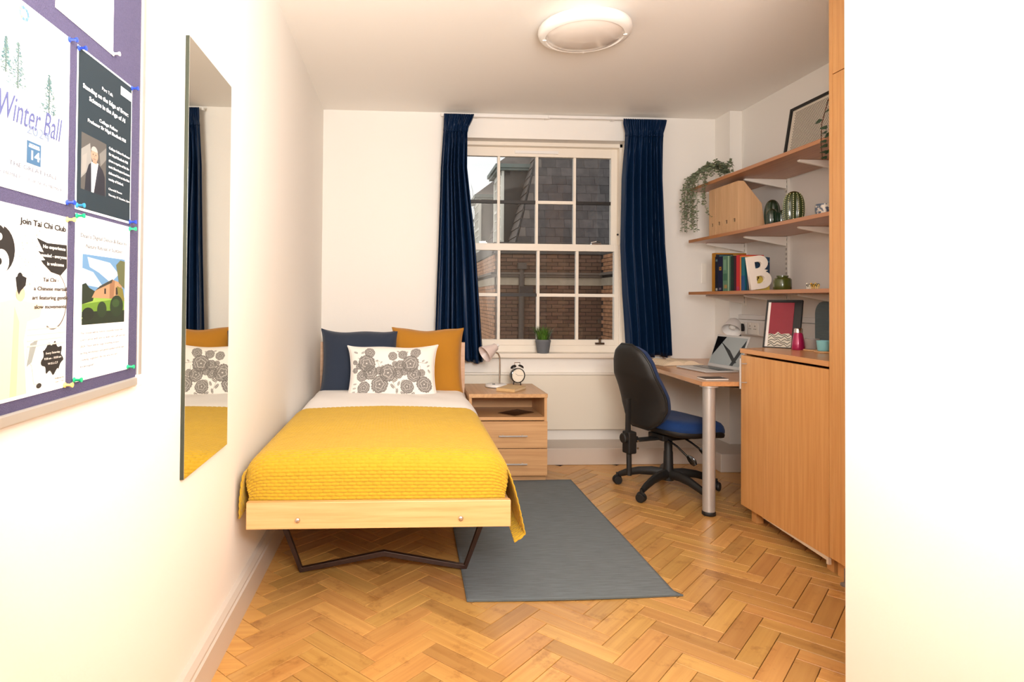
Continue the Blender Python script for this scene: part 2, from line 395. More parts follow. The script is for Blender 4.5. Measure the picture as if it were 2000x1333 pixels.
# ------------------------------------------------------------------ curtains and rail
rail = thing('curtain_rail', 'white plastic curtain track fixed high above the window', 'curtain rail', (1.1, 4.70, 2.60))
obj('track', G().box(.28, 1.12, 4.69, 4.712, 2.597, 2.618).box(1.10, 1.98, 4.682, 4.704, 2.600, 2.622), WHITEP, rail, bevel=.003)
for x in (.55, 1.1, 1.62): obj('bracket', G().box(x-.012, x+.012, 4.70, D, 2.602, 2.616), WHITEP, rail)
def curtain(label, tab, n, zb, ph, seed):
    # tab: rows (z, left x, right x)
    tab = sorted(tab); zs = np.array([t[0] for t in tab])
    t0 = tab[-1][0]
    nz, ns = 70, 300
    z = np.concatenate([np.linspace(t0, t0-.14, 16), np.linspace(t0-.15, zb, nz-16)])
    s = np.linspace(0, 1, ns); rg = np.random.RandomState(seed)
    w = np.cumsum(.5+1.0*rg.rand(n+1)); w = np.concatenate([[0], w])/w[-1]
    fold = np.interp(s, w, np.arange(len(w)))                 # uneven fold spacing
    P = np.zeros((nz, ns, 3)); am = np.interp(fold, np.arange(len(w)), .55+.8*rg.rand(len(w)))
    for i, zz in enumerate(z):
        xl = np.interp(zz, zs, [t[1] for t in tab]); xr = np.interp(zz, zs, [t[2] for t in tab])
        d = (t0-zz)
        hd = max(0, 1-d/.12)
        amp = .012+.030*min(1, max(0, d-.09)/.35)
        wob = .25*math.sin(d*2.1+seed)
        y = amp*am*np.sin(2*PI*(fold+ph)+wob+.5*np.sin(fold*1.7+d*1.1))+.22*amp*np.sin(4*PI*fold+1.3+d)*math.sin(d*1.3+seed)
        y2 = .012*np.sin(2*PI*fold*3.2)*(1.0 if hd > 0 else max(0, 1-(d-.12)/.30)**2)
        pinch = -.006*math.exp(-((d-.10)/.018)**2)
        P[i, :, 0] = xl+(xr-xl)*(s+.010*np.sin(2*PI*fold*1.0+.8)*min(1, d*1.5))
        P[i, :, 1] = 4.634+(y if hd <= 0 else y*(1-hd)+0)+y2+pinch*np.sin(2*PI*fold*3.2)
        P[i, :, 2] = zz+.006*np.sin(2*PI*fold*3.2)*(1 if i == 0 else 0)-(.012*np.sin(2*PI*fold*.31+seed) if i == nz-1 else 0)
    o = thing('curtain', label, 'curtain', ((tab[0][1]+tab[0][2])/2, 4.64, zb), 'navy curtains either side of the window')
    obj('drape', G().grid(P[14:]), NAVYF, o, smooth=True, solid=.003)
    obj('pleated_heading', G().grid(P[:15]), NAVYF, o, smooth=True, solid=.006)
    g = G().grid(np.array([P[13]+[0, -.004, .004], P[13]+[0, -.0045, -.001]])); obj('heading_stitching', g, NAVYF, o, smooth=True)
    return o
curtain('navy satin curtain hanging left of the window behind the mustard cushion',
        [(2.598, .300, .522), (2.56, .298, .510), (2.50, .297, .482), (2.453, .293, .474), (2.186, .277, .473), (1.607, .262, .540), (1.2, .250, .572), (.84, .240, .600), (.72, .236, .612)], 6, .735, .1, 3)
curtain('navy satin curtain hanging right of the window behind the office chair',
        [(2.592, 1.676, 2.006), (2.56, 1.672, 2.000), (2.485, 1.690, 1.980), (2.40, 1.684, 1.978), (2.137, 1.664, 1.978), (1.62, 1.652, 2.002), (1.27, 1.668, 2.034), (.95, 1.690, 2.056), (.77, 1.700, 2.064)], 7, .785, .4, 8)

# ------------------------------------------------------------------ bed
bed = thing('single_bed', 'single bed with pale oak frame on dark sled legs, foot towards the camera', 'bed', (-.08, 3.3, 0))
obj('foot_board', G().box(-.567, .411, 2.320, 2.345, .350, .448), OAKL, bed, bevel=.0015)
obj('headboard', G().box(-.565, .4355, 4.325, 4.350, .30, .900), wood('headboard_x', rgb(206, 164, 132), rgb(222, 184, 152), 'x', .45, .8), bed, bevel=.0015)
for x0, x1 in ((-.567, -.545), (.389, .411)): obj('side_rail', G().box(x0, x1, 2.345, 4.325, .352, .440), OAKC_Y, bed, bevel=.0015)
for k in range(14): 
    y = 2.42+k*.14; obj('slat', G().box(-.545, .389, y, y+.07, .385, .397), OAKC_X, bed)
for x in (-.380, .223): obj('bolt_cap', G().lathe([(.0095, -.001), (.0095, .003), (.0065, .006), (0, .0065)], (x, 2.319, .3825), 16, M=rotm(90)), CHROME, bed, smooth=True)
for y in (2.76, 3.95):
    pts = [(-.555, y, .335), (-.532, y, .265), (-.434, y, .014), (-.074, y, .080), (.286, y, .014), (.378, y, .265), (.402, y, .335)]
    obj('sled_leg', G().tube(pts, .0165, 4), BROWNM, bed, bevel=.002)
    obj('cross_rail', G().box(-.56, .405, y-.02, y+.02, .335, .36), BROWNM, bed)
def soft_box(x0, x1, y0, y1, z0, z1, r, nx=60, ny=60, crown=0, wr=0, front=True, back=True):
    # a cloth-like slab: rounded edges all round, skirts down to z0
    n = 26
    def prof(a, b, z0, z1, cnt):
        pts = [(a, z0+(z1-r-z0)*t) for t in np.linspace(0, 1, 8)[:-1]]
        pts += [(a+r-r*math.cos(t), z1-r+r*math.sin(t)) for t in np.linspace(0, PI/2, 9)]
        pts += [(a+r+(b-a-2*r)*t, z1) for t in np.linspace(0, 1, cnt)[1:-1]]
        pts += [(b-r+r*math.sin(t), z1-r+r*math.cos(t)) for t in np.linspace(0, PI/2, 9)]
        pts += [(b, z1-r+(z0-z1+r)*t) for t in np.linspace(0, 1, 8)[1:]]
        return pts
    px = prof(x0, x1, z0, z1, nx); py = prof(y0, y1, z0, z1, ny)
    P = np.zeros((len(px), len(py), 3))
    for i, (x, zx) in enumerate(px):
        for j, (y, zy) in enumerate(py):
            z = min(zx, zy); 
            u = (x-x0)/(x1-x0)*2-1; v = (y-y0)/(y1-y0)*2-1
            if z > z1-r*.9: z += crown*(1-u*u)*(1-v*v)+wr*math.sin(x*9+y*5)*math.sin(y*14+x*3)
            P[i, j] = (x, y, z)
    return P
obj('mattress', G().grid(soft_box(-.540, .384, 2.365, 4.315, .400, .545, .04)), SHEET, bed, smooth=True)

# white duvet: top part shows above the yellow bedspread
P = soft_box(-.592, .436, 3.26, 4.318, .40, .592, .085, 70, 60, crown=.012, wr=.0035)
P[..., 0] += .006*np.sin(P[..., 1]*9)*(P[..., 0] > .4)
duvet = obj('duvet', G().grid(P), SHEET, None, smooth=True, label='white duvet spread over the bed between cushions and yellow bedspread', cat='duvet', at=(-.07, 3.6, .55))
# yellow bedspread with a woven basket relief
def spread_profile(y):
    t = (3.37-y)/(3.37-2.352)                       # 0 at the head edge, 1 at the foot
    zt = .606+.006*t
    zl = .50-.12*t; zr = .46-.16*t if t < .8 else .332-.038*(t-.8)/.2
    xr = .452+.022*t; xl = -.600
    pts = [(xl+.004, zl), (xl+.004, zl+(zt-.09-zl)*.5), (xl+.010, zt-.095)]
    r = .095; cxl = xl+.012+r
    pts += [(cxl-r*math.cos(a), zt-r+r*math.sin(a)) for a in np.linspace(.1, PI/2, 8)]
    cxr = .425-r-.012+.012*(1-t)
    pts += [(cxl+(cxr-cxl)*q, zt+.012*math.sin(PI*q)) for q in np.linspace(0, 1, 12)[1:-1]]
    pts += [(cxr+r*math.sin(a), zt-r+r*math.cos(a)) for a in np.linspace(0, PI/2*.92, 8)]
    e = pts[-1]; fl = .050*t
    pts += [(e[0]+(fl+.006)*q**.8+.006*math.sin(y*17)*q, e[1]+(zr-e[1])*q) for q in (.2, .4, .6, .8, .93)]
    pts += [(e[0]+(fl+.006)*.75, zr+.002), (e[0]+(fl+.006)*.30, zr-.012)]
    return np.array(pts)
def basket(u, v):
    a, b = .025, .0125                               # brick-like raised pads
    row = np.floor(v/b); uu = u/a+.5*(row % 2)
    pu = np.abs((uu % 1)-.5)*2; pv = np.abs(((v/b) % 1)-.5)*2
    return np.clip((1-pu**4), 0, 1)*np.clip((1-pv**2), 0, 1)
NU, NV = 420, 380
YF, RF = 2.352, .075                                  # foot face and rolled edge radius
ys = np.linspace(3.37, YF+RF, NV)
def rows(yy):
    P = np.zeros((NU, len(yy), 3))
    for j, y in enumerate(yy):
        pr = spread_profile(y); d = np.r_[0, np.cumsum(np.hypot(*np.diff(pr, axis=0).T))]
        q = np.linspace(0, d[-1], NU); P[:, j, 0] = np.interp(q, d, pr[:, 0]); P[:, j, 2] = np.interp(q, d, pr[:, 1]); P[:, j, 1] = y+.004*np.sin(q*14)*(y > 3.36)
    return P
def relief(P, vv, h_=.0032, flip=1):
    arc = np.cumsum(np.r_[0, np.hypot(*np.diff(P[:, 0, [0, 2]], axis=0).T)])
    Nn = np.cross(np.gradient(P, axis=0), np.gradient(P, axis=1)); Nn /= np.linalg.norm(Nn, axis=2, keepdims=True)+1e-9
    return P+flip*1.1*Nn*(basket(arc[:, None]+0*P[..., 1], vv)*h_)[..., None], arc
P = rows(ys); V0 = 3.37-P[..., 1]
A_, arc = relief(P, V0, flip=-1)
g = G().grid(A_)
edge = P[:, -1]                                        # last full row: split into foot fall and two side drapes
i0 = int(np.argmax(edge[:, 2] > .535)); i1 = NU-int(np.argmax(edge[::-1, 2] > .535))
NFm = 110; F = np.zeros((i1-i0, NFm, 3))
for a_, i in enumerate(range(i0, i1)):
    x, _, z = edge[i]; e = (x+.084)/.48
    tot = RF*PI/2+(z-RF-.425)
    for j in range(NFm):
        q = tot*j/(NFm-1)
        if q < RF*PI/2: an = q/RF; yy, zz = YF+RF-RF*math.sin(an), z-RF+RF*math.cos(an)
        else: yy, zz = YF, z-RF-(q-RF*PI/2)
        dn = min(1, max(0, q-.03)/.10)
        yy += .016*abs(e)**10*dn-.006*math.sin(min(1, q/tot)*PI)*(1-abs(e)**4)
        F[a_, j] = (x*(1-.0*dn)-.012*dn*math.copysign(abs(e)**6, e), yy, max(.425, zz))
arcF = arc[i0:i1]
Nn = np.cross(np.gradient(F, axis=0), np.gradient(F, axis=1)); Nn /= np.linalg.norm(Nn, axis=2, keepdims=True)+1e-9
qq = np.linspace(0, RF*PI/2+.11, NFm)[None, :]+(3.37-YF-RF)
F -= 1.1*Nn*(basket(arcF[:, None]+0*F[..., 1], qq+0*F[..., 1])*.0032)[..., None]
g.grid(F)
for sl in (slice(0, i0+6), slice(i1-6, NU)):
    Q = rows(np.linspace(YF+RF, YF-.003, 30))[sl]; Q = Q.copy()
    Qr, _ = relief(Q, (3.37-Q[..., 1])+0, flip=-1); g.grid(Qr)
spread = obj('bedspread', g, YELL, None, smooth=True, label='mustard yellow woven bedspread draped over the foot of the bed', cat='bedspread', at=(-.08, 2.85, .5), solid=.004)

def cushion(name, label, w, h, t, at, tilt, m, mats=None, rz=0, seed=0, colors=None, n=70, sag=0):
    rg = np.random.RandomState(seed); a = np.linspace(-1, 1, n); b = np.linspace(-1, 1, int(n*h/w)+1)
    Ug, Vg = np.meshgrid(a, b, indexing='ij')
    X = Ug*w/2*(1-.075*(1-Vg**2)); Z = Vg*h/2*(1-.065*(1-Ug**2))
    Z = Z+h*.018*(np.abs(Ug)**10)*(np.abs(Vg)**6)*np.sign(Vg)+h*.012*np.sin(Ug*5+seed)*np.clip(Vg, 0, 1)**3; X = X+w*.014*(np.abs(Vg)**10)*(np.abs(Ug)**6)*np.sign(Ug)
    th_ = t/2*np.clip((1-Ug**4)*(1-Vg**4), 0, 1)**.5+.004
    wr = sum(.006*math.cos(k)*np.sin(Ug*(2+k)+Vg*(3-k)*1.3+k+seed) for k in range(3))*(1-Ug**2)*(1-Vg**2)
    M = rotm(z=rz) @ rotm(x=-tilt)
    def place(Y):
        A = np.stack([X, Y, Z+h/2], -1).reshape(-1, 3); A = A @ np.array(M).T+np.array(at); return A.reshape(*X.shape, 3)
    g = G().grid(place(-th_-wr)); nv = len(g.v); bk = place(th_)[::-1]; g.grid(bk)
    o = thing(name, label, 'cushion', at, 'cushions leaning on the headboard')
    body = obj('cover', g, m, o, smooth=True)
    bo = []
    for (i, j) in [(i, 0) for i in range(n)]+[(n-1, j) for j in range(len(b))]+[(i, len(b)-1) for i in range(n-1, -1, -1)]+[(0, j) for j in range(len(b)-1, -1, -1)]:
        bo.append(M @ Vector((X[i, j], 0, Z[i, j]+h/2))+Vector(at))
    obj('seam', G().tube(bo[::2], .004, 6), m, o, smooth=True)
    return o, body, Ug, Vg
cushion('cushion', 'dark navy cushion at the wall side of the bed', .520, .450, .15, (-.287, 4.165, .545), 14, CUSHN, seed=1)
cushion('cushion', 'mustard cushion on the window side of the bed', .480, .465, .15, (.168, 4.175, .545), 14, CUSHM, rz=-3, seed=5)
# floral print: grey flowers and leaves on white cotton, coordinates of the print in cushion units
flowers = [(-.50,.62,.085),(-.58,.22,.145),(-.76,.12,.05),(-.68,-.22,.09),(-.50,-.10,.12),(-.62,-.62,.10),(-.28,-.52,.14),(-.10,-.12,.15),(-.0,.50,.075),(.22,.56,.075),(.50,.62,.085),(.40,.22,.145),(.18,.16,.09),(.12,-.14,.09),(.26,-.06,.07),(.48,-.18,.12),(.32,-.60,.11),(.70,-.50,.13),(.05,.22,.05),(-.84,.26,.04),(-.84,-.02,.045),(.66,-.10,.06),(-.30,-.04,.07)]
leaves = [(-.82,.74,.05,-.3),(-.66,.74,.05,.5),(-.36,.40,.04,.6),(-.26,.34,.035,.7),(-.24,.18,.04,.4),(.30,.76,.05,.4),(.12,.80,.04,-.4),(.78,.34,.04,.6),(.82,.20,.04,.5),(.84,0,.05,-1),(.70,.40,.04,.6),(-.80,-.88,.06,-.5),(-.58,-.90,.06,.6),(.22,-.88,.06,-.5),(.44,-.90,.06,.6),(.06,-.40,.07,.6),(.0,-.62,.07,-.9),(.14,-.52,.06,1.2),(.24,-.42,.05,.5),(.10,-.80,.06,1.4),(-.84,-.50,.04,.1),(-.84,-.66,.04,.1),(-.84,-.80,.04,.1),(-.40,-.74,.05,1.2),(-.16,-.74,.05,1.3),(-.30,.06,.05,1.1)]
m, nt, b_ = new_mat('floral_print_cotton'); at_ = N(nt, 'ShaderNodeAttribute'); at_.attribute_name = 'print'
nt.links.new(at_.outputs['Color'], b_.inputs['Base Color']); b_.inputs['Roughness'].default_value = .95
co, body, _, _ = cushion('cushion', 'white cushion printed with grey flowers in front of the other two', .575, .345, .12, (-.062, 3.975, .560), 17, m, seed=9, n=340)
vn = len(body.data.vertices); n1 = 340; nb = int(n1*.345/.575)+1
Ug, Vg = np.meshgrid(np.linspace(-1, 1, n1), np.linspace(-1, 1, nb), indexing='ij')
ink = np.zeros_like(Ug); asp = .345/.575
for i, (fx, fy, fr) in enumerate(flowers):
    dx, dy = Ug-fx*1.06, (Vg-fy*1.10-.04)*asp; r = np.hypot(dx, dy); a = np.arctan2(dy, dx)
    R0 = 1.32*fr*(1+.09*np.abs(np.cos(3.5*a+i))**.6+.03*np.cos(19*a+2*i)); q = r/R0
    tone = .66+.16*np.sin(30*a+6*q)-.45*(np.abs(q-.46-.06*np.cos(5*a+i)) < .035)-.35*(np.abs(q-.74-.05*np.cos(7*a)) < .03)-.5*(q < .10)
    ink = np.where(q < 1, np.maximum(ink, np.clip(tone+.12, .05, .95)), ink)
for lx_, ly_, lr, la in leaves:
    dx, dy = Ug-lx_*1.04, (Vg-ly_*.98)*asp; u = dx*math.cos(la)+dy*math.sin(la); v = -dx*math.sin(la)+dy*math.cos(la)
    q = (u/lr)**2+(v/(lr*.42))**2; ink = np.where((q < 1) & (np.abs(v) > .003), .75, ink)
for sx, sy, ex, ey in [(-.82,.5,-.62,.42),(-.36,.36,-.3,.1),(-.4,.42,-.3,.36),(.52,.36,.8,.3),(.66,.2,.68,-.1),(0,-.4,.1,-.8),(-.8,-.6,-.78,-.84),(-.8,-.8,-.6,-.84),(.3,.7,.2,.66)]:
    dx, dy = ex-sx, (ey-sy)*asp; px, py = Ug-sx, (Vg-sy)*asp; t = np.clip((px*dx+py*dy)/(dx*dx+dy*dy), 0, 1)
    ink = np.where(np.hypot(px-t*dx, py-t*dy) < .005, np.maximum(ink, .6), ink)
wht = np.array(rgb(240, 232, 224)[:3]); drk = np.array(rgb(66, 62, 58)[:3])
colr = wht*(1-ink[..., None])+drk*ink[..., None]
buf = np.ones((vn, 4)); buf[:, :3] = wht; buf[:n1*nb, :3] = colr.reshape(-1, 3)
ca_ = body.data.color_attributes.new('print', 'FLOAT_COLOR', 'POINT'); ca_.data.foreach_set('color', buf.ravel())
for ch in co.children:
    if ch.name.startswith('seam'): ch.data.materials[0] = SHEET

# ------------------------------------------------------------------ rug
rug = thing('rug', 'flat grey woven rug lying on the parquet beside the bed', 'rug', (.70, 3.27, 0))
nx, ny = 60, 120; P = np.zeros((nx, ny, 3))
for i, u in enumerate(np.linspace(0, 1, nx)):
    for j, v in enumerate(np.linspace(0, 1, ny)):
        x = .283+.842*u-(.02*(1-v)*max(0, 1-u*6))+.022*(u > .96)*(u-.96)*25*max(0, 1-v*40)*1.0; y = 2.466+v*1.612-.012*math.sin(u*PI)*(1-v)+.012*u*(1-v)
        P[i, j] = (x, y, .0045+.0012*math.sin(v*400)*0+.002*math.sin(u*3+v*5)**2)
obj('weave', G().grid(P), RUG, rug, smooth=True, solid=.004)
for e_ in (0, -1): obj('hem', G().tube([tuple(P[i, e_]) for i in range(nx)], .0042, 6), mat('grey_hem', rgb(92, 98, 98), 1), rug, smooth=True)

# ------------------------------------------------------------------ bedside cabinet
cb = thing('bedside_cabinet', 'light oak bedside cabinet with open shelf and two drawers between bed and desk chair', 'bedside cabinet', (.70, 4.26, 0))
X0, X1, Y0, Y1 = .440, .957, 4.06, 4.462
obj('plinth', G().box(X0+.004, X1-.004, Y0+.018, Y1, 0, .044), OAKC_X, cb)
for a, b in ((X0, X0+.018), (X1-.018, X1)): obj('side_panel', G().box(a, b, Y0+.002, Y1, .044, .556), OAKC_Z, cb, bevel=.001)
obj('back_panel', G().box(X0+.018, X1-.018, Y1-.01, Y1, .044, .556), OAKC_X, cb)
obj('shelf_board', G().box(X0+.018, X1-.018, Y0+.003, Y1-.01, .406, .428), OAKC_X, cb, bevel=.001)
obj('top', G().box(X0-.003, X1+.003, Y0-.006, 4.56, .556, .581), OAKC_Y, cb, bevel=.0015)
for z0, z1, hz in ((.228, .402, .3125), (.047, .223, .130)):
    d = obj('drawer', G().box(X0+.001, X1-.001, Y0-.018, Y0, z0, z1).box(X0+.03, X1-.03, Y0, Y1-.03, z0+.02, z1-.03), OAKC_X, cb, bevel=.001)
    obj('handle', G().box(.630, .818, Y0-.050, Y0-.042, hz-.004, hz+.004).box(.655, .665, Y0-.044, Y0-.017, hz-.003, hz+.003).box(.785, .795, Y0-.044, Y0-.017, hz-.003, hz+.003), STEEL, d, bevel=.001)

# lamp on the bedside cabinet
t = thing('desk_lamp', 'small pale pink reading lamp standing on the bedside cabinet', 'lamp', (.668, 4.385, .581))
c0 = (.668, 4.385, .581)
obj('base', G().lathe([(.078, 0), (.080, .006), (.078, .018), (.070, .022), (0, .023)], c0, 32), WHITEP, t, smooth=True)
obj('base_ring', G().lathe([(.0785, 0), (.0795, .004), (.0785, .006)], (c0[0], c0[1], .5812), 32), BLACKP, t, smooth=True)
obj('switch', G().box(.635, .655, 4.352, 4.364, .602, .608), BLACKP, t, bevel=.002)
arc_ = [(.690, 4.385, .60), (.692, 4.385, .70), (.692, 4.385, .76), (.690, 4.385, .79), (.680, 4.383, .815), (.664, 4.38, .825)]
obj('stem', G().tube(arc_, .006, 12), CHROME, t, smooth=True)
ax = Vector((-.70, -.30, -.42)).normalized(); q = Vector((0, 0, 1)).rotation_difference(ax).to_matrix(); ct = Vector((.668, 4.40, .868))
obj('lamp_shade', G().lathe([(0, -.004), (.020, 0), (.027, .006), (.030, .030), (.036, .040), (.062, .112), (.060, .112), (.034, .042), (.026, .03), (.0, .012)], ct, 32, M=q), PINKW, t, smooth=True)
obj('bulb', G().lathe([(.012, .035), (.022, .06), (.020, .078), (0, .088)], ct, 16, M=q), mat('bulb_glass', rgb(240, 238, 232), .2), t, smooth=True)
obj('shade_clip', G().lathe([(.010, -.02), (.012, -.004), (0, -.003)], ct, 12, M=q), WHITEP, t, smooth=True)

# alarm clock
t = thing('alarm_clock', 'black twin-bell alarm clock on the bedside cabinet', 'clock', (.832, 4.45, .581))
qc = rotm(z=14) @ rotm(x=90); cc = Vector((.832, 4.435, .656)); nrm = qc @ Vector((0, 0, 1))
obj('case', G().lathe([(0, -.040), (.044, -.038), (.052, -.030), (.054, -.004), (.0535, .006), (.049, .008), (.047, .002), (0, .002)], cc, 36, M=qc), BLACKG, t, smooth=True)
fc = obj('dial', G().lathe([(.047, .0022), (0, .0024)], cc, 36, M=qc), mat('dial_white', rgb(250, 240, 222), .5), t)
g = G()
for k in range(12):
    a = k*PI/6; p = cc+qc @ Vector((.040*math.cos(a), .040*math.sin(a), .0032)); g.obox(p, (.004, .0012, .0006), qc @ rotm(z=math.degrees(a)))
obj('hour_marks', g, BLACKP, fc)
for ln, a in ((.026, 148), (.036, 0)):
    p = cc+qc @ Vector((ln/2*math.cos(R(a)), ln/2*math.sin(R(a)), .0042)); obj('clock_hand', G().obox(p, (ln, .0018, .0006), qc @ rotm(z=a)), BLACKP, fc)
for s in (-1, 1):
    b = cc+qc @ Vector((s*.028, .058, -.015)); mm = rotm(z=14) @ rotm(y=s*28)
    obj('bell', G().lathe([(.023, 0), (.021, .008), (.013, .014), (0, .016)], b, 20, M=mm), BLACKG, t, smooth=True)
    e = cc+qc @ Vector((s*.030, -.062, -.015)); obj('foot', G().tube([cc+qc @ Vector((s*.024, -.045, -.015)), (e.x, e.y, .5815)], .0035, 8), BLACKP, t)
hp = [cc+qc @ Vector(v) for v in ((-.020, .070, -.015), (-.021, .092, -.015), (.021, .092, -.015), (.020, .070, -.015))]
obj('carry_handle', G().tube(hp, .0028, 8), CHROME, t, smooth=True)
# book on the cabinet
def book_flat(name, label, corner, w, d, hgt, rz, cover, at=None, pages=None):
    t = thing(name, label, 'book', corner, rz=R(rz))
    obj('cover', G().box(0, w, 0, d, 0, .002).box(0, w, 0, d, hgt-.002, hgt).box(-.002, .002, 0, d, 0, hgt), cover, t, bevel=.0005)
    obj('pages', G().box(.002, w-.004, .003, d-.003, .002, hgt-.002), pages or mat('page_paper', rgb(236, 216, 180), .9), t)
    return t
book_flat('book', 'closed cream paperback lying in front of the bedside clock', (.752, 4.120, .582), .205, .135, .020, 57, mat('cover_tan', rgb(206, 172, 122), .6))
# tablet in the niche
t = thing('tablet', 'black tablet with silver rim lying in the bedside cabinet niche', 'tablet', (.745, 4.075, .4285), rz=R(40))
obj('body', G().box(0, .205, 0, .150, 0, .007), CHROME, t, bevel=.002)
obj('screen', G().box(.006, .199, .006, .144, .007, .0078), BLACKG, t)

# pot of grass on the sill
t = thing('potted_grass', 'little grey pot of green grass on the window sill', 'plant', (1.086, D+.0, WZ0+.006))
pc = (1.086, 4.755, WZ0+.006)
obj('pot', G().lathe([(0, 0), (.043, 0), (.046, .006), (.058, .085), (.060, .088), (.060, .104), (.055, .105), (.053, .094), (0, .092)], pc, 28), GREYPOT, t, smooth=True)
obj('soil', G().lathe([(.053, .095), (0, .099)], pc, 20), mat('soil', rgb(50, 38, 28), 1), t)
g = G(); rg = random.Random(5)
for i in range(150):
    a, r0 = rg.random()*2*PI, rg.random()**.5*.045; ln = rg.uniform(.07, .125)
    lean = rg.uniform(.2, .85)*(r0/.045)+.05; b0 = Vector((pc[0]+r0*math.cos(a), pc[1]+r0*math.sin(a), pc[2]+.095))
    d = Vector((math.cos(a), math.sin(a), 0)); sd = Vector((-math.sin(a), math.cos(a), 0))*.0027
    p1 = b0+d*lean*ln*.4+Vector((0, 0, ln*.6)); p2 = b0+d*lean*ln*1.1+Vector((0, 0, ln))
    g.add([b0-sd, b0+sd, p1+sd, p1-sd, p2], [(0, 1, 2, 3), (3, 2, 4)])
obj('grass_blades', g, mat('grass_green', rgb(70, 108, 30), .5, var=.35, vscale=60), t, kind='stuff')

# ------------------------------------------------------------------ cupboard and tall wardrobe on the right
XD = 1.885
cu = thing('cupboard', 'orange beech low cupboard with a steel bar handle beside the desk', 'cupboard', (2.2, 3.0, 0))
obj('worktop', G().prism([(XD-.004, 3.366), (XD-.004, 2.646), (XR-.002, 2.646), (XR-.002, 3.61)], 2, .915, .940), BEECH_Y, cu, bevel=.0015)
obj('door', G().box(XD, XD+.018, 2.650, 3.362, .074, .903), BEECH_Z, cu, bevel=.001)
g = G().box(XD+.02, XR-.002, 3.340, 3.360, .075, .915).box(XD+.02, XR-.002, 2.646, 2.664, .075, .915).box(XR-.012, XR-.002, 2.664, 3.34, .075, .915).box(XD+.02, XR-.002, 2.664, 3.34, .075, .093)
obj('carcass', g, BEECH_Z, cu)
obj('bottom_trim', G().prism([(2.655, .040), (2.668, .040), (2.668, .056), (3.16, .0715), (3.16, .0738), (2.655, .0738)], 0, XD+.002, XD+.016), mat('cream_trim', rgb(226, 206, 180), .5), cu)
hd = obj('handle', G().tube([(1.850, 3.306, .890), (1.850, 3.306, .723)], .006, 12).tube([(1.850, 3.306, .860), (XD, 3.306, .860)], .004, 8).tube([(1.850, 3.306, .757), (XD, 3.306, .757)], .004, 8), STEEL, cu, smooth=True)
for y in (3.27, 2.665): obj('leg', G().box(XD+.035, XD+.075, y, y+.045, 0, .075), BEECH_Z, cu)
wd = thing('wardrobe', 'tall orange beech wardrobe reaching the ceiling in front of the white wall edge', 'wardrobe', (2.2, 2.2, 0))
obj('side_panel', G().box(XD-.001, XR-.002, 2.622, 2.644, .078, H-.006), BEECH_Z, wd, bevel=.001)
obj('door', G().box(XD-.001, XD+.017, 1.72, 2.620, .078, 2.205), BEECH_Z, wd, bevel=.001)
obj('top_door', G().box(XD-.001, XD+.017, 1.72, 2.620, 2.209, H-.006), BEECH_Z, wd, bevel=.001)
obj('carcass', G().box(XD+.019, XR-.003, 1.705, 2.620, .078, H-.008), BEECH_Z, wd)
obj('plinth', G().box(XD+.035, XR-.002, 1.705, 2.640, 0, .078), BEECH_Z, wd)
t = thing('pipe_stub', 'dusty grey pipe stub at the foot of the wardrobe', 'pipe', (1.915, 2.52, 0))
obj('collar', G().lathe([(.024, 0), (.024, .006), (.012, .012), (.010, .012), (.010, .07), (0, .071)], (1.886, 2.540, 0), 16), mat('dusty_metal', rgb(140, 128, 118), .6, .5), t, smooth=True)

# ------------------------------------------------------------------ desk
dk = thing('desk', 'wood topped desk with a round brushed steel leg along the right wall', 'desk', (2.1, 3.9, 0))
obj('top', G().prism([(1.668, 3.372), (1.884, 3.366), (XR-.002, 3.478), (XR-.002, 4.535), (2.452, 4.535), (2.452, 4.752), (1.712, 4.752), (1.690, 4.125)], 2, .727, .752), DESKW, dk, bevel=.0015)
lg = obj('leg', G().lathe([(.034, .022), (.034, .727)], (1.727, 3.412, 0), 32), STEEL, dk, smooth=True)
obj('foot', G().lathe([(.034, 0), (.037, .003), (.037, .020), (.033, .024)], (1.727, 3.412, 0), 32), BLACKP, lg, smooth=True)
obj('leg_plate', G().lathe([(.05, .719), (.05, .7265)], (1.727, 3.412, 0), 24), STEEL, lg, smooth=True)
obj('support_rail', G().box(2.40, XR-.003, 4.21, 4.24, .0, .727), DESKW, dk)
obj('cable_tray', G().tube([(1.84, 3.50, .727), (1.86, 3.49, .715), (1.95, 3.47, .712), (2.05, 3.49, .727)], .008, 8), BLACKP, dk, smooth=True)

# ------------------------------------------------------------------ office chair (authored facing +x)
ch = thing('office_chair', 'blue upholstered office swivel chair with black back shell at the desk', 'chair', (1.678, 3.835, 0), rz=R(17))
for k in range(5):
    a = R(129+72*k); ca, sa = math.cos(a), math.sin(a)
    P_ = [(ca*r, sa*r, z) for r, z in ((.03, .115), (.10, .118), (.18, .108), (.26, .085), (.305, .066))]
    o = obj('leg', G().tube(P_, [.030, .028, .025, .022, .017], 8, flat=.9), BLACKP, ch, smooth=True)
    g = G(); cx_, cy_ = ca*.318, sa*.318; b = a+.6+k*1.1; q = rotm(z=math.degrees(b)) @ rotm(x=90)
    for s in (-.014, .014):
        off = q @ Vector((0, 0, s)); g.lathe([(.010, -.009), (.024, -.009), (.0275, -.005), (.0275, .005), (.024, .009), (.010, .009)], (cx_+off.x, cy_+off.y, .0275), 20, M=q)
    g.tube([(cx_, cy_, .03), (cx_, cy_, .075)], .009, 8).lathe([(.026, -.007), (.030, 0), (.026, .007)], (cx_, cy_, .034), 16, M=q)
    obj('castor', g, BLACKP, ch, smooth=True)
obj('column', G().lathe([(.034, .075), (.036, .13), (.030, .16), (.028, .25), (.025, .26), (.025, .345), (0, .346)], (0, 0, 0), 24), BLACKP, ch, smooth=True)
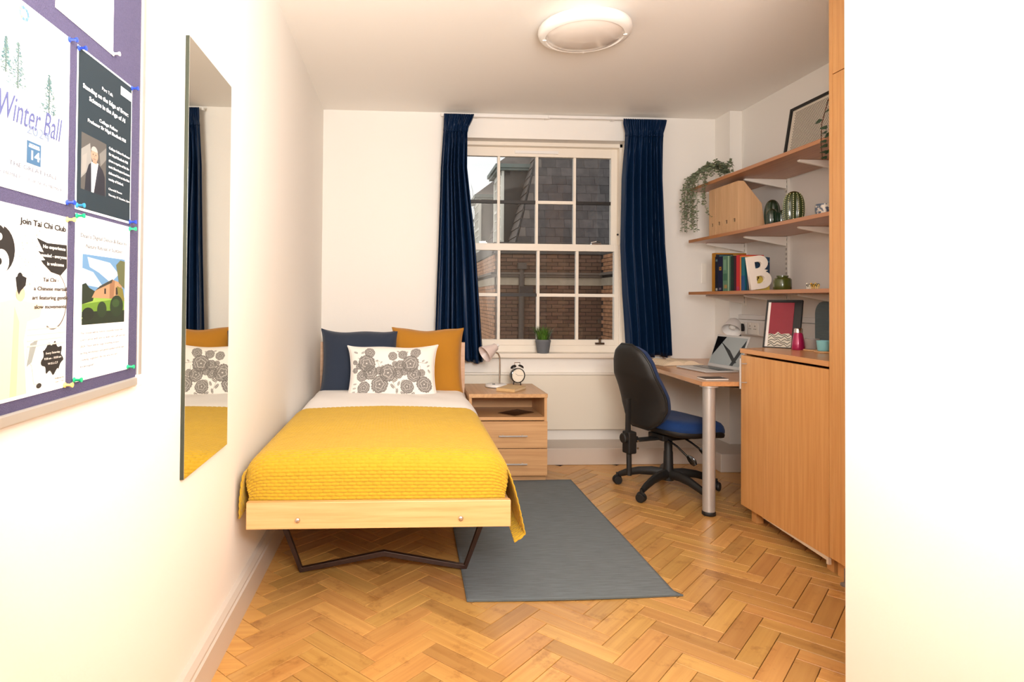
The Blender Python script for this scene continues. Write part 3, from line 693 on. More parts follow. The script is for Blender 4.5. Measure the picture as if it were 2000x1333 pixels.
obj('mechanism', G().box(-.10, .12, -.07, .07, .335, .372).box(-.25, -.08, -.030, .030, .335, .350), BLACKP, ch, bevel=.006)
def lever(pts, pad):
    g = G().tube(pts, .006, 8); g.tube(pad, [.010, .020, .022, .012], 8, flat=.5); return g
obj('lever', lever([(-.06, -.06, .345), (-.055, -.14, .32), (-.03, -.20, .27)], [(-.03, -.20, .275), (-.022, -.215, .26), (-.012, -.23, .24), (-.006, -.24, .225)]), BLACKG, ch, smooth=True)
obj('lever', lever([(.06, -.06, .350), (.07, -.12, .33), (.09, -.17, .30)], [(.09, -.17, .30), (.105, -.19, .285), (.12, -.205, .268), (.128, -.21, .26)]), BLACKG, ch, smooth=True)
# seat: shell and cushion from one outline
def seat_outline(n=64):
    o = []
    for k in range(n):
        a = 2*PI*k/n; c, s_ = math.cos(a), math.sin(a)
        x = .228*math.copysign(abs(c)**.62, c); y = .235*math.copysign(abs(s_)**.62, s_)*(1-.06*(c < 0)*abs(c))
        o.append((x+.085, y))
    return o
def seat_layer(levels, name, m, drop):
    n = 64; ol = seat_outline(n); g = G(); rows = []
    for sc, z in levels:
        rows.append([((x-.085)*sc+.085, y*sc, z-drop(((x-.085)*sc)/.228, y*sc/.235)) for x, y in ol])
    vs = [p for r_ in rows for p in r_]; fs = [(i*n+k, i*n+(k+1) % n, (i+1)*n+(k+1) % n, (i+1)*n+k) for i in range(len(rows)-1) for k in range(n)]
    if levels[0][0] > 0: fs.append(tuple(range(n-1, -1, -1)))
    g.add(vs, fs); return obj(name, g, m, ch, smooth=True)
dr = lambda u, v: .055*max(0, u-.35)**2*2.2-.018*max(0, -u-.3)+.012*(1-v*v)*(abs(u) < .8)*.5
seat_layer([(.90, .374), (.98, .384), (1.0, .398), (.995, .408), (.9, .408), (0, .408)], 'seat_shell', BLACKP, dr)
seat_layer([(.97, .402), (1.0, .415), (1.0, .432), (.975, .452), (.92, .466), (.8, .474), (.6, .477), (.35, .475), (0, .472)], 'seat', CHAIRF, dr)
# backrest
def hw(t): return np.interp(t, [0, .04, .12, .25, .4, .6, .8, .92, 1], [.075, .115, .165, .206, .214, .200, .168, .125, .05])
def back_pt(t, s, off):
    z = .418+.515*t; wv = hw(t)*s
    x = -.205-.045*math.sin(t*PI*.9+.15)*-1*0-.10*t+.055*math.sin(min(1, t*1.6)*PI)*.6+.10*abs(wv)**2/.045*.25
    return (x+off, wv, z)
def back_surface(depth, puff, nt_=40, ns_=24, sc=1.0):
    A = np.zeros((nt_, ns_, 3))
    for i in range(nt_):
        t = i/(nt_-1)
        for j in range(ns_):
            s = -1+2*j/(ns_-1); e = max(0, 1-abs(s)**5)**.5*max(0, 1-abs(2*t-1)**9)**.5
            A[i, j] = back_pt(t, s*sc, depth+puff*e)
    return A
g = G().grid(back_surface(-.012, -.030)).grid(back_surface(-.012, 0)[::-1]); obj('back_shell', g, BLACKP, ch, smooth=True)
g = G().grid(back_surface(-.010, .078)[::-1]).grid(back_surface(-.010, 0)); obj('backrest', g, CHAIRF, ch, smooth=True)
rim = [back_pt(t, -1, -.011) for t in np.linspace(0, 1, 30)]+[back_pt(t, 1, -.011) for t in np.linspace(1, 0, 30)]
obj('piping', G().tube(rim+[rim[0]], .007, 8), BLACKP, ch, smooth=True)
g = G().tube([(-.235, 0, .345), (-.285, 0, .35), (-.305, 0, .38), (-.305, 0, .60)], .020, 8, flat=.4).tube([(-.300, 0, .40), (-.296, 0, .13)], .016, 8, flat=1.0)
obj('back_bar', g, BLACKP, ch, smooth=True)
obj('height_knob', G().lathe([(.012, 0), (.030, .006), (.032, .028), (.026, .034), (0, .034)], (-.315, 0, .36), 12, M=rotm(y=-90)), BLACKP, ch, smooth=True)
obj('bracket_box', G().box(-.325, -.265, -.034, .034, .265, .40), BLACKP, ch, bevel=.008)
for z in (.345, .300): obj('bolt', G().lathe([(.006, 0), (.006, .004), (0, .005)], (-.262, -.036, z), 10, M=rotm(90)), CHROME, ch, smooth=True)

# ------------------------------------------------------------------ things on the desk
t = thing('laptop', 'open silver laptop on the desk beside the cupboard', 'laptop', (1.850, 4.105, .752), rz=R(-83))
obj('base', G().box(0, .330, 0, .232, .0015, .0125), mat('laptop_silver', rgb(206, 204, 202), .35, .2), t, bevel=.003)
kb = obj('keyboard', G().box(.024, .306, .105, .215, .0125, .0132), BLACKP, t)
obj('trackpad', G().box(.115, .215, .012, .09, .0125, .0130), STEEL, t)
g = G()
for r_ in range(5):
    for c_ in range(12): g.box(.028+c_*.0231, .048+c_*.0231, .109+r_*.0212, .127+r_*.0212, .0132, .0146)
obj('keys', g, BLACKG, kb, kind='stuff')
Ms = rotm(x=-20); hp = Vector((.165, .232, .011))
def scr(x, y, z): return hp+Ms @ Vector((x, y, z))
obj('lid', G().obox(scr(0, .003, .115), (.330, .006, .225), Ms), MC['laptop_silver'], t, bevel=.002)
dsp = obj('screen', G().obox(scr(0, -.0008, .118), (.306, .002, .192), Ms), mat('reflection_grey', rgb(160, 168, 170), .25), t)  # pale reflection on the glossy screen is put into this grey
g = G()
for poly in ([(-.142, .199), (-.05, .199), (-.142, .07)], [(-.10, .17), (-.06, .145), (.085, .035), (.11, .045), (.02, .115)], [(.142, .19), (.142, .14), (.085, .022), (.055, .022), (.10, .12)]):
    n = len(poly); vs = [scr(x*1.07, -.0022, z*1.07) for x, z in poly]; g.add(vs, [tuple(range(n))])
obj('painted_reflection', g, mat('reflection_black', rgb(14, 14, 16), .15), dsp)  # dark parts of the screen's reflection, painted as flat shapes
t = thing('notebook', 'slim white edged notebook on the desk corner in front of the laptop', 'notebook', (1.716, 3.425, .7525), rz=R(3))
obj('page_block', G().box(0, .135, 0, .095, .0015, .0085), mat('page_white', rgb(240, 232, 222), .8), t)
obj('cover', G().box(-.001, .137, -.001, .097, 0, .0015).box(-.001, .137, -.001, .097, .0085, .010), mat('cover_dark', rgb(70, 58, 52), .6), t)
t = thing('pen', 'thin white pen lying on the desk in front of the laptop', 'pen', (1.725, 3.54, .756))
obj('barrel', G().tube([(1.735, 3.538, .7562), (1.870, 3.530, .7562)], .004, 10), WHITEP, t, smooth=True)
# open book
t = thing('open_book', 'open paperback lying on the desk behind the chair back', 'book', (1.93, 4.33, .752), rz=R(12))
for s in (-1, 1):
    A = np.zeros((14, 2, 3))
    for i, q in enumerate(np.linspace(0, 1, 14)):
        A[i, :, 0] = s*q*.165; A[i, :, 2] = .006+.026*math.sin(min(1, q*1.25)*PI)**.8*(1-q*.35)+.006*(1-q)
        A[i, 0, 1] = -.115; A[i, 1, 1] = .115
    g = G().grid(A); 
    lo = A.copy(); lo[..., 2] = .002
    g.grid(lo); g.grid(np.array([A[:, 0], lo[:, 0]])); g.grid(np.array([A[:, 1], lo[:, 1]])); g.grid(np.array([A[-1], lo[-1]]))
    pb = obj('page_block', g, mat('book_paper', rgb(238, 216, 186), .85), t, smooth=True)
    g = G()
    for r_ in range(9):
        y = .085-.02*r_
        B = A.copy()[2:12]; B[:, 0, 1] = y; B[:, 1, 1] = y-.004; B[..., 2] += .0006; g.grid(B)
    obj('print_lines', g, mat('print_grey', rgb(190, 172, 150), .9), pb)
obj('cover', G().box(-.168, .168, -.117, .117, 0, .002), mat('cover_dark', rgb(70, 58, 52), .6), t)
# white desk lamp behind the laptop
t = thing('desk_lamp', 'white reading lamp behind the laptop, its head turned down', 'lamp', (2.40, 4.36, .752))
b0 = (2.40, 4.36, .752)
obj('base', G().lathe([(.078, 0), (.080, .006), (.078, .018), (.070, .022), (0, .023)], b0, 32), WHITEP, t, smooth=True)
obj('stem', G().tube([(2.415, 4.36, .77), (2.418, 4.36, .92), (2.412, 4.35, 1.00), (2.398, 4.34, 1.04), (2.38, 4.33, 1.05)], .006, 12), CHROME, t, smooth=True)
ax = Vector((-.48, -.42, -.62)).normalized(); q = Vector((0, 0, 1)).rotation_difference(ax).to_matrix()
obj('lamp_shade', G().lathe([(0, -.006), (.030, 0), (.046, .020), (.052, .045), (.066, .095), (.064, .096), (.048, .045), (.040, .022), (0, .012)], (2.385, 4.335, 1.062), 32, M=q), WHITEP, t, smooth=True)
obj('bulb', G().lathe([(.012, .03), (.024, .05), (.022, .07), (0, .082)], (2.385, 4.335, 1.062), 16, M=q), mat('bulb_glass', rgb(240, 238, 232), .2), t, smooth=True)

# trunking with sockets on the right wall
t = thing('dado_trunking', 'white cable trunking running along the right wall above desk and cupboard', 'trunking', (XR, 3.6, .95))
obj('lid', G().box(XR-.045, XR-.0005, 2.66, 4.535, .958, 1.068), WHITEP, t, bevel=.004)
obj('top_rail', G().box(XR-.028, XR-.0005, 2.66, 4.535, 1.070, 1.105), WHITEP, t, bevel=.004)
for i, y in enumerate((4.30, 4.455)):
    s = thing('socket', ['white double wall socket nearest the leaning red print, empty', 'white wall socket with a black plug in it'][i], 'socket', (XR-.045, y, 1.0))
    obj('plate', G().box(XR-.055, XR-.0455, y-.070, y+.070, .966, 1.052), WHITE, s, bevel=.003)
    for q_ in (-.032, .032):
        obj('outlet', G().box(XR-.0562, XR-.0548, y+q_-.003, y+q_+.003, 1.022, 1.030).box(XR-.0562, XR-.0548, y+q_-.014, y+q_-.006, 1.004, 1.008).box(XR-.0562, XR-.0548, y+q_+.006, y+q_+.014, 1.004, 1.008), BLACKG, s)
        obj('rocker_switch', G().box(XR-.0585, XR-.0545, y+q_-.006, y+q_+.006, 1.036, 1.048), WHITE, s, bevel=.001)
t = thing('plug', 'black mains plug in the wall socket with its cable hanging down', 'plug', (XR-.058, 4.425, 1.0))
obj('body', G().prism([(4.395, .985), (4.445, .985), (4.447, 1.010), (4.437, 1.040), (4.403, 1.040), (4.393, 1.010)], 0, XR-.095, XR-.0565), BLACKP, t, bevel=.006)
obj('cable', G().tube([(XR-.08, 4.425, .99), (XR-.08, 4.427, .95), (XR-.082, 4.43, .88), (XR-.09, 4.45, .80), (XR-.10, 4.47, .757)], .0035, 8).tube([(XR-.08, 4.425, .985), (XR-.078, 4.40, .92), (XR-.078, 4.375, .84), (XR-.08, 4.365, .757)], .0035, 8), BLACKP, t, smooth=True)
t = thing('wall_plate', 'slim white blanking plate on the back wall left of the books', 'wall plate', (2.40, D, 1.45))
obj('plate', G().box(2.345, 2.385, D-.008, D-.0005, 1.345, 1.500), WHITE, t, bevel=.002)

# ------------------------------------------------------------------ shelves
for nm, z, posi in (('top', 2.036, 'top of the three'), ('middle', 1.655, 'middle one of the three'), ('low', 1.270, 'lowest of the three')):
    t = thing('wall_shelf', 'long brown wood wall shelf, '+posi+' on the right wall', 'shelf', (2.33, 3.6, z-.023), 'wall shelves on the right wall')
    obj('board', G().box(2.120, XR-.022, 2.655, 4.500, z-.021, z), SHELFW, t, bevel=.001)
    for y in (4.475, 3.965, 3.405):
        wx = XR-.02
        obj('bracket', G().prism([(2.245, z-.0215), (wx, z-.0215), (wx, z-.085), (wx-.03, z-.080), (2.250, z-.036), (2.240, z-.030)], 1, y-.010, y+.010), WHITE, t, bevel=.004)
for y, z0, z1 in ((3.965, 1.17, 2.07), (3.405, 1.17, 2.07), (4.475, 1.17, 2.07)):
    t = thing('shelf_upright', {3.965: 'white slotted upright rail behind the shelves in the middle', 3.405: 'white slotted upright rail behind the shelves nearest the wardrobe', 4.475: 'white slotted upright rail at the corner end of the shelves'}[y], 'shelf upright', (XR, y, z0))
    obj('rail', G().box(XR-.018, XR-.0005, y-.014, y+.014, z0, z1), WHITE, t, bevel=.002)
    g = G(); z = z0+.02
    while z < z1-.02: g.box(XR-.0186, XR-.0178, y-.007, y-.004, z, z+.016).box(XR-.0186, XR-.0178, y+.004, y+.007, z, z+.016); z += .032
    obj('slots', g, mat('slot_dark', rgb(80, 74, 68), .7), t, kind='stuff')

# magazine files
ZM = 1.6555
names_ = ['plywood magazine file at the corner end of its row, trailing plant beside it', 'plywood magazine file second from the corner end of its row', 'plywood magazine file third from the corner end of its row', 'plywood magazine file nearest the cactus ornaments, its sloping side in view']
for i, (ya, yb) in enumerate(((4.270, 4.181), (4.175, 4.090), (4.084, 3.986), (3.980, 3.890))):
    t = thing('magazine_file', names_[i], 'magazine file', (2.16, (ya+yb)/2, ZM), 'magazine files on the middle shelf')
    top = 1.984
    for y in (ya-.004, yb): obj('side_panel', G().prism([(2.164, ZM), (2.340, ZM), (2.336, 1.712), (2.318, 1.84), (2.203, top-.004), (2.195, top), (2.164, top)], 1, y, y+.004), FILEW, t)
    # the tall end has a finger hole: built as a ring of four boards
    yc, zc = (ya+yb)/2, 1.735
    g = G().box(2.160, 2.164, yb, ya, ZM, zc-.012).box(2.160, 2.164, yb, ya, zc+.012, top).box(2.160, 2.164, yb, yc-.012, zc-.012, zc+.012).box(2.160, 2.164, yc+.012, ya, zc-.012, zc+.012)
    obj('front_panel', g, FILEW, t)
    obj('base_panel', G().box(2.164, 2.340, yb+.004, ya-.004, ZM, ZM+.004), FILEW, t)
    obj('low_panel', G().box(2.334, 2.338, yb+.004, ya-.004, ZM+.004, 1.70), FILEW, t)

# cactus ornaments
def cact_r(r, q):
    return r*(1-((q-.38)/.62)**3)**.5 if q > .38 else r*(.80+.20*math.sin(q/.38*PI/2))
def cactus_mesh(c, r, h, ribs, lean=0, nz=22, n=72):
    A = np.zeros((nz, n+1, 3))
    for i in range(nz):
        q = math.sin(PI/2*i/(nz-1)); rad = cact_r(r, q)
        for k in range(n+1):
            a = 2*PI*k/n; rr_ = rad*(1-.09*(.5+.5*math.cos(ribs*a))**.7)
            A[i, k] = (c[0]+rr_*math.cos(a)+lean*q*h, c[1]+rr_*math.sin(a), c[2]+h*q)
    return A
CG = mat('cactus_green', rgb(24, 46, 30), .18, coat=.6); CG2 = mat('cactus_olive', rgb(50, 64, 34), .18, coat=.6)
t = thing('cactus_ornament', 'dark green glazed cactus ornament of three rounded lobes on the middle shelf', 'ornament', (2.25, 3.63, ZM), 'ceramic cactus ornaments')
obj('tall_lobe', G().grid(cactus_mesh((2.255, 3.672, ZM), .046, .172, 12)), CG, t, smooth=True)
obj('front_lobe', G().grid(cactus_mesh((2.205, 3.590, ZM), .036, .104, 11)), CG, t, smooth=True)
obj('small_lobe', G().grid(cactus_mesh((2.255, 3.565, ZM), .034, .094, 11)), CG, t, smooth=True)
t = thing('cactus_ornament', 'tall olive glazed cactus ornament with rows of pale dots on the middle shelf', 'ornament', (2.25, 3.455, ZM), 'ceramic cactus ornaments')
obj('body', G().grid(cactus_mesh((2.25, 3.455, ZM), .056, .186, 13, n=104)), CG2, t, smooth=True)
g = G()
for k in range(13):
    a = 2*PI*(k+.5)/13
    for i in range(1, 15):
        q = i/15.5; rad = cact_r(.0566, q)
        g.obox((2.25+rad*math.cos(a), 3.455+rad*math.sin(a), ZM+.186*q), (.003, .0042, .005), rotm(z=math.degrees(a)))
obj('spine_dots', g, mat('dot_cream', rgb(206, 206, 150), .4), t, kind='stuff')
# patterned tumbler at the right end
t = thing('tumbler', 'white tumbler with blue mottled pattern on the middle shelf by the wardrobe', 'tumbler', (2.30, 3.265, ZM))
m, nt, b_ = new_mat('mottled_glaze'); tc = N(nt, 'ShaderNodeTexCoord'); vz = N(nt, 'ShaderNodeTexNoise', Scale=55., Detail=2.0); nt.links.new(tc.outputs['Object'], vz.inputs['Vector'])
r_ = N(nt, 'ShaderNodeValToRGB'); e = r_.color_ramp.elements; e[0].position, e[1].position = .44, .56; e[0].color = rgb(86, 98, 118); e[1].color = rgb(226, 216, 200)
nt.links.new(vz.outputs['Fac'], r_.inputs[0]); nt.links.new(r_.outputs[0], b_.inputs['Base Color']); b_.inputs['Roughness'].default_value = .3
obj('glass_body', G().lathe([(.043, 0), (.045, .004), (.045, .082), (.042, .082), (.041, .006), (0, .006)], (2.30, 3.265, ZM), 32), m, t, smooth=True)

# ------------------------------------------------------------------ top shelf: leaning frame, vase with leaves, trailing plant
ZT = 2.0365
t = thing('picture_frame', 'black framed print of small dashes leaning on the wall on the top shelf', 'picture', (2.47, 3.6, ZT))
def lean(y, h_, off=0):   # a point on the leaning frame plane, h_ along its slope
    return (2.462+h_*.155-off, y, ZT+.006+h_*.985)
ya, yb, hh = 3.890, 3.330, .42
fr = lambda a, b, h0, h1, o0, o1: [lean(a, h0, o0), lean(b, h0, o0), lean(b, h1, o0), lean(a, h1, o0), lean(a, h0, o1), lean(b, h0, o1), lean(b, h1, o1), lean(a, h1, o1)]
BF = [(0,3,2,1),(4,5,6,7),(0,1,5,4),(1,2,6,5),(2,3,7,6),(3,0,4,7)]
g = G()
for a, b, h0, h1 in ((ya, ya-.018, 0, hh), (yb+.018, yb, 0, hh), (ya-.018, yb+.018, 0, .018), (ya-.018, yb+.018, hh-.018, hh)): g.add(fr(a, b, h0, h1, 0, .018), BF)
obj('frame', g, BLACKP, t, bevel=.001)
mb_ = obj('mount', G().add(fr(ya-.018, yb+.018, .018, hh-.018, .002, .006), BF), mat('mount_cream', rgb(232, 222, 206), .8), t)
g = G(); rg = random.Random(2); row = 0; h_ = .045
while h_ < hh-.04:
    y = ya-.05-(row % 2)*.008
    while y > yb+.045:
        g.add([lean(y, h_, .0068), lean(y-.0085, h_+.001, .0068), lean(y-.0075, h_+.0058, .0068), lean(y+.001, h_+.0048, .0068)], [(0, 1, 2, 3)]); y -= .0135
    h_ += .0088; row += 1
obj('dash_print', g, mat('print_dark', rgb(58, 50, 42), .8), mb_, kind='stuff')
t = thing('vase', 'teal vase holding a leafy branch on the top shelf by the wardrobe', 'vase', (2.27, 2.97, ZT))
obj('body', G().lathe([(.030, 0), (.040, .004), (.062, .05), (.066, .09), (.058, .14), (.036, .19), (.024, .215), (.026, .235), (.020, .236), (.016, .20), (0, .19)], (2.27, 2.97, ZT), 32), mat('teal_glaze', rgb(40, 104, 112), .3), t, smooth=True)
def leaf(g, p, d, n_, ln, wd, m=0, fold=.2):
    d = Vector(d).normalized(); n_ = Vector(n_); s_ = d.cross(n_).normalized(); n_ = s_.cross(d)
    p = Vector(p); vs = [p]
    for q, w in ((.25, .8), (.55, 1), (.8, .62)):
        vs += [p+d*ln*q-s_*wd*w*.5+n_*fold*wd*w*.5, p+d*ln*q, p+d*ln*q+s_*wd*w*.5+n_*fold*wd*w*.5]
    vs.append(p+d*ln-n_*ln*.06)
    g.add(vs, [(0, 2, 1), (0, 3, 2), (1, 2, 5, 4), (2, 3, 6, 5), (4, 5, 8, 7), (5, 6, 9, 8), (7, 8, 10), (8, 9, 10)], m)
LV = mat('leaf_dark_green', rgb(40, 68, 44), .45, var=.25, vscale=40); LV2 = mat('leaf_grey_green', rgb(112, 122, 94), .7, var=.3, vscale=60)
pl = thing('leafy_branch', 'dark green leafy stems hanging from the teal vase over the top shelf edge', 'branch', (2.27, 3.09, ZT+.2))
stems = [[(2.27, 3.09, 2.22), (2.20, 3.10, 2.30), (2.13, 3.12, 2.22), (2.10, 3.125, 2.10), (2.10, 3.13, 2.00), (2.10, 3.12, 1.92)], [(2.27, 3.09, 2.22), (2.21, 3.07, 2.27), (2.14, 3.06, 2.15), (2.105, 3.065, 2.02), (2.10, 3.055, 1.88)], [(2.27, 3.09, 2.24), (2.24, 3.10, 2.36), (2.20, 3.08, 2.40)]]
g = G(); rg = random.Random(4)
stems = [[(x, y-.125, z) for x, y, z in st] for st in stems]
for st in stems: g.tube(st, .0022, 6)
obj('stems', g, mat('stem_brown', rgb(96, 62, 44), .7), pl, smooth=True)
for st in stems:
    for i in range(len(st)-1):
        a, b = Vector(st[i]), Vector(st[i+1])
        for q in (.15, .5, .85):
            p = a.lerp(b, q); s_ = 1 if rg.random() > .5 else -1
            g = G(); leaf(g, p, (-.3+.3*rg.random(), s_*.9, rg.uniform(-.5, .3)), (-.5, -.7, .4), rg.uniform(.042, .056), rg.uniform(.028, .038)); obj('leaf', g, LV, pl, smooth=True)
tp = thing('trailing_plant', 'grey green trailing plant spilling over the corner end of the top shelf', 'plant', (2.27, 4.33, ZT))
obj('pot', G().lathe([(.035, 0), (.045, .08), (.047, .082), (.043, .084), (.036, .07), (0, .07)], (2.35, 4.33, ZT), 24), mat('pot_cream', rgb(200, 188, 170), .5), tp, smooth=True)
rg = random.Random(12); gs = G(); gl = G()
sts = []
for k in range(18):   # arching strands: (start) crest, then a free fall past the shelf edge
    yy, zb = ((4.50, 1.69), (4.47, 1.80), (4.37, 1.71), (4.34, 1.69), (4.40, 1.84), (4.20, 1.86))[k % 6]; xo = rg.uniform(2.075, 2.11)
    yy += rg.uniform(-.018, .018); zb += rg.uniform(0, .05)
    sts.append([(2.35, 4.33, 2.10), (2.29, 4.33, 2.17), (2.26, 4.33+(yy-4.33)*.3, 2.185), (2.19, 4.33+(yy-4.33)*.7, 2.19+rg.uniform(-.03, .01)), (xo+.035, yy, 2.12), (xo+.005, yy, 2.05), (xo, yy+.004, 1.97), (xo-.003, yy-.004, (1.97+zb)/2), (xo, yy, zb)])
for k in range(16):
    a = rg.random()*2*PI; sts.append([(2.35, 4.33, 2.10), (2.28+.03*math.cos(a), 4.33+.04*math.sin(a), 2.16), (2.25+.07*math.cos(a), 4.31+.12*math.sin(a), 2.20+rg.uniform(-.04, .03)), (2.24+.09*math.cos(a), 4.30+.18*math.sin(a), 2.15+rg.uniform(-.05, .03))])
sts.append([(2.28, 4.33, 2.10), (2.20, 4.25, 2.14), (2.10, 4.22, 2.06), (2.095, 4.215, 1.90), (2.10, 4.18, 1.82), (2.105, 4.13, 1.78)])
for st in sts:
    gs.tube(st, .0012, 5)
    for i in range(len(st)-1):
        a, b = Vector(st[i]), Vector(st[i+1]); n_l = max(2, int((b-a).length/.0095))
        for j in range(n_l):
            p = a.lerp(b, (j+.5)/n_l); th2 = rg.random()*2*PI
            d = Vector((math.cos(th2)*.8-.2, math.sin(th2), rg.uniform(-.4, .5)))
            leaf(gl, p, d, (rg.uniform(-1, 0), rg.uniform(-1, 0), .6), rg.uniform(.017, .026), rg.uniform(.011, .016))
obj('stems', gs, mat('stem_grey', rgb(110, 104, 78), .8), tp)
obj('leaves', gl, LV2, tp, kind='stuff')

# ------------------------------------------------------------------ low shelf: books, letter, jar, toy animals
ZB = 1.2705
GRP = 'books on the low shelf'
def book(label, y1, y0, h_, d, col, x=2.162, extra=None, lean_=0, rough=.45):
    th_ = y1-y0; t = thing('book', label, 'book', (x, (y0+y1)/2, ZB), GRP, rz=.00001 if not lean_ else 0)
    ORG[t.name] = Vector((x, (y0+y1)/2, ZB)) ; t.rotation_euler = (R(lean_), 0, 0)
    m = mat('cover_%d_%d_%d' % col, rgb(*col), rough)
    g = G().box(x, x+.003, y0, y1, ZB, ZB+h_).box(x, x+d, y0, y0+.0022, ZB, ZB+h_).box(x, x+d, y1-.0022, y1, ZB, ZB+h_)
    obj('cover', g, m, t, bevel=.0008)
    obj('pages', G().box(x+.003, x+d-.003, y0+.0022, y1-.0022, ZB+.003, ZB+h_-.003), mat('page_paper', rgb(236, 216, 180), .9), t)
    if extra:
        g = G(); ms = []
        for i, (za, zb, ya_, yb_, c) in enumerate(extra):
            g.box(x-.0008, x, y0+th_*ya_, y0+th_*yb_, ZB+h_*za, ZB+h_*zb, i); ms.append(mat('ink_%d_%d_%d' % c, rgb(*c), .5))
        obj('spine_print', g, ms, t)
    return t
b1 = book('large ochre hardback at the corner end of the row, standing taller than the rest', 4.232, 4.190, .268, .225, (176, 120, 30))
g = G(); ms = []
for i, (xa, xb, za, zb, c) in enumerate([(.006, .222, .005, .258, (24, 34, 52)), (.03, .09, .215, .25, (70, 120, 120)), (.13, .17, .222, .256, (210, 160, 80)), (.09, .13, .21, .24, (40, 70, 60)), (.17, .21, .205, .25, (60, 74, 90))]):
    g.box(2.162+xa, 2.162+xb, 4.190-.0006-.0003*i, 4.190, ZB+za, ZB+zb, i); ms.append(mat('ink_%d_%d_%d' % c, rgb(*c), .5))
obj('cover_print', g, ms, b1)
book('black and navy paperback beside the ochre hardback', 4.186, 4.148, .240, .16, (20, 24, 40), extra=[(.02, .09, .2, .8, (190, 190, 180)), (.86, .92, .2, .8, (90, 120, 130))])
book('navy hardback with a round gold emblem on its spine', 4.146, 4.086, .238, .16, (22, 26, 58), extra=[(.60, .70, .3, .75, (190, 140, 50)), (.63, .67, .42, .62, (30, 26, 30)), (.04, .10, .3, .8, (120, 110, 120))])
book('thick mottled green hardback in the middle of the row', 4.084, 4.022, .236, .16, (92, 132, 108), extra=[(.3, .5, .1, .9, (60, 104, 84)), (.08, .18, .1, .7, (160, 130, 80)), (.6, .9, .3, .8, (120, 158, 132))])
book('narrow pale green book with a shiny spine', 4.020, 3.984, .235, .16, (150, 180, 150), extra=[(0, 1, .0, .4, (60, 96, 78))])
book('dark green paperback right of the pale green one', 3.982, 3.944, .232, .16, (22, 46, 38))
book('slim dark maroon paperback next to the red book', 3.942, 3.916, .230, .16, (64, 14, 34))
book('bright red hardback near the white letter', 3.914, 3.872, .232, .16, (196, 44, 46), extra=[(.02, .12, .2, .8, (180, 60, 90))])
book('thin orange booklet pressed against the red hardback', 3.870, 3.856, .225, .15, (226, 140, 66))
book('teal paperback partly hidden by the white letter', 3.853, 3.812, .215, .15, (24, 104, 118), extra=[(.0, .45, .0, 1, (28, 76, 126))])
t = thing('book', 'book with blue and yellow cover standing behind the white letter, lettered IN', 'book', (2.19, 3.76, ZB), GRP)
obj('cover', G().box(2.148, 2.282, 3.742, 3.745, ZB, ZB+.208).box(2.148, 2.282, 3.766, 3.769, ZB, ZB+.208).box(2.148, 2.151, 3.742, 3.769, ZB, ZB+.208), mat('ink_navy', rgb(34, 60, 84), .5), t)
obj('pages', G().box(2.151, 2.279, 3.745, 3.766, ZB+.003, ZB+.205), mat('page_paper', rgb(236, 216, 180), .9), t)
g = G(); ms = []; rg = random.Random(6)
pal = [(26, 42, 66), (70, 110, 130), (222, 196, 90), (70, 50, 24), (180, 150, 60), (50, 40, 90), (200, 90, 40)]
for c in pal: ms.append(mat('ink_%d_%d_%d' % c, rgb(*c), .5))
g.box(2.149, 2.281, 3.7412, 3.742, ZB+.002, ZB+.095, 2); g.box(2.170, 2.255, 3.7411, 3.742, ZB+.198, ZB+.207, 5)
for i in range(46):
    x, z = rg.uniform(2.151, 2.270), rg.uniform(.004, .19); up_ = z > .095
    k_ = rg.choice([0, 1, 0]) if up_ else rg.choice([3, 4, 6, 3, 4])
    g.box(x, min(2.280, x+rg.uniform(.006, .016)), 3.7409-.00001*i, 3.742, ZB+z, ZB+z+rg.uniform(.006, .018), k_)
obj('cover_print', g, ms, t)
PAPER = mat('paper_white', rgb(250, 248, 244), .85)
text('lettering', 'IN', (2.266, 3.7395, ZB+.066), .034, PAPER, t, FACE_NY, off=.0006)
t = thing('letter_ornament', 'white wooden letter B leaning among the books on the low shelf', 'letter', (2.19, 3.705, ZB))
cu_ = bpy.data.curves.new('letter', 'CURVE'); cu_.dimensions = '2D'; cu_.fill_mode = 'BOTH'; cu_.extrude = .009; cu_.materials.append(mat('ornament_white', rgb(244, 234, 222), .5))
def half(xc, yc, rx, ry, n=14): return [(xc+rx*math.cos(a), yc+ry*math.sin(a)) for a in np.linspace(-PI/2, PI/2, n)]
outer = [(0, 0)]+half(.082, .054, .062, .054)[:-2]+[(.128, .108)]+half(.078, .158, .056, .047)[2:]+[(0, .205)]
for pts_ in (outer, [(.046, .034)]+half(.074, .057, .026, .023)+[(.046, .080)], [(.046, .128)]+half(.070, .148, .024, .020)+[(.046, .168)]):
    sp = cu_.splines.new('POLY'); sp.points.add(len(pts_)-1); sp.use_cyclic_u = True
    for i, (x, y) in enumerate(pts_): sp.points[i].co = (x, y, 0, 1)
o = bpy.data.objects.new('letter', cu_); C.objects.link(o); o.parent = t
o.location = Vector((2.134, 3.700, ZB+.0005))-ORG[t.name]; o.rotation_euler = (PI/2, R(-8.5), R(4))
t = thing('candle_jar', 'squat olive green glass jar on the low shelf', 'jar', (2.25, 3.58, ZB))
obj('glass_body', G().lathe([(0, 0), (.044, 0), (.049, .005), (.050, .03), (.049, .064), (.042, .073), (.031, .076), (.030, .080), (.033, .081), (.033, .087), (.0, .088)], (2.265, 3.585, ZB), 36), mat('olive_glass', rgb(66, 74, 26), .25, coat=.5), t, smooth=True)
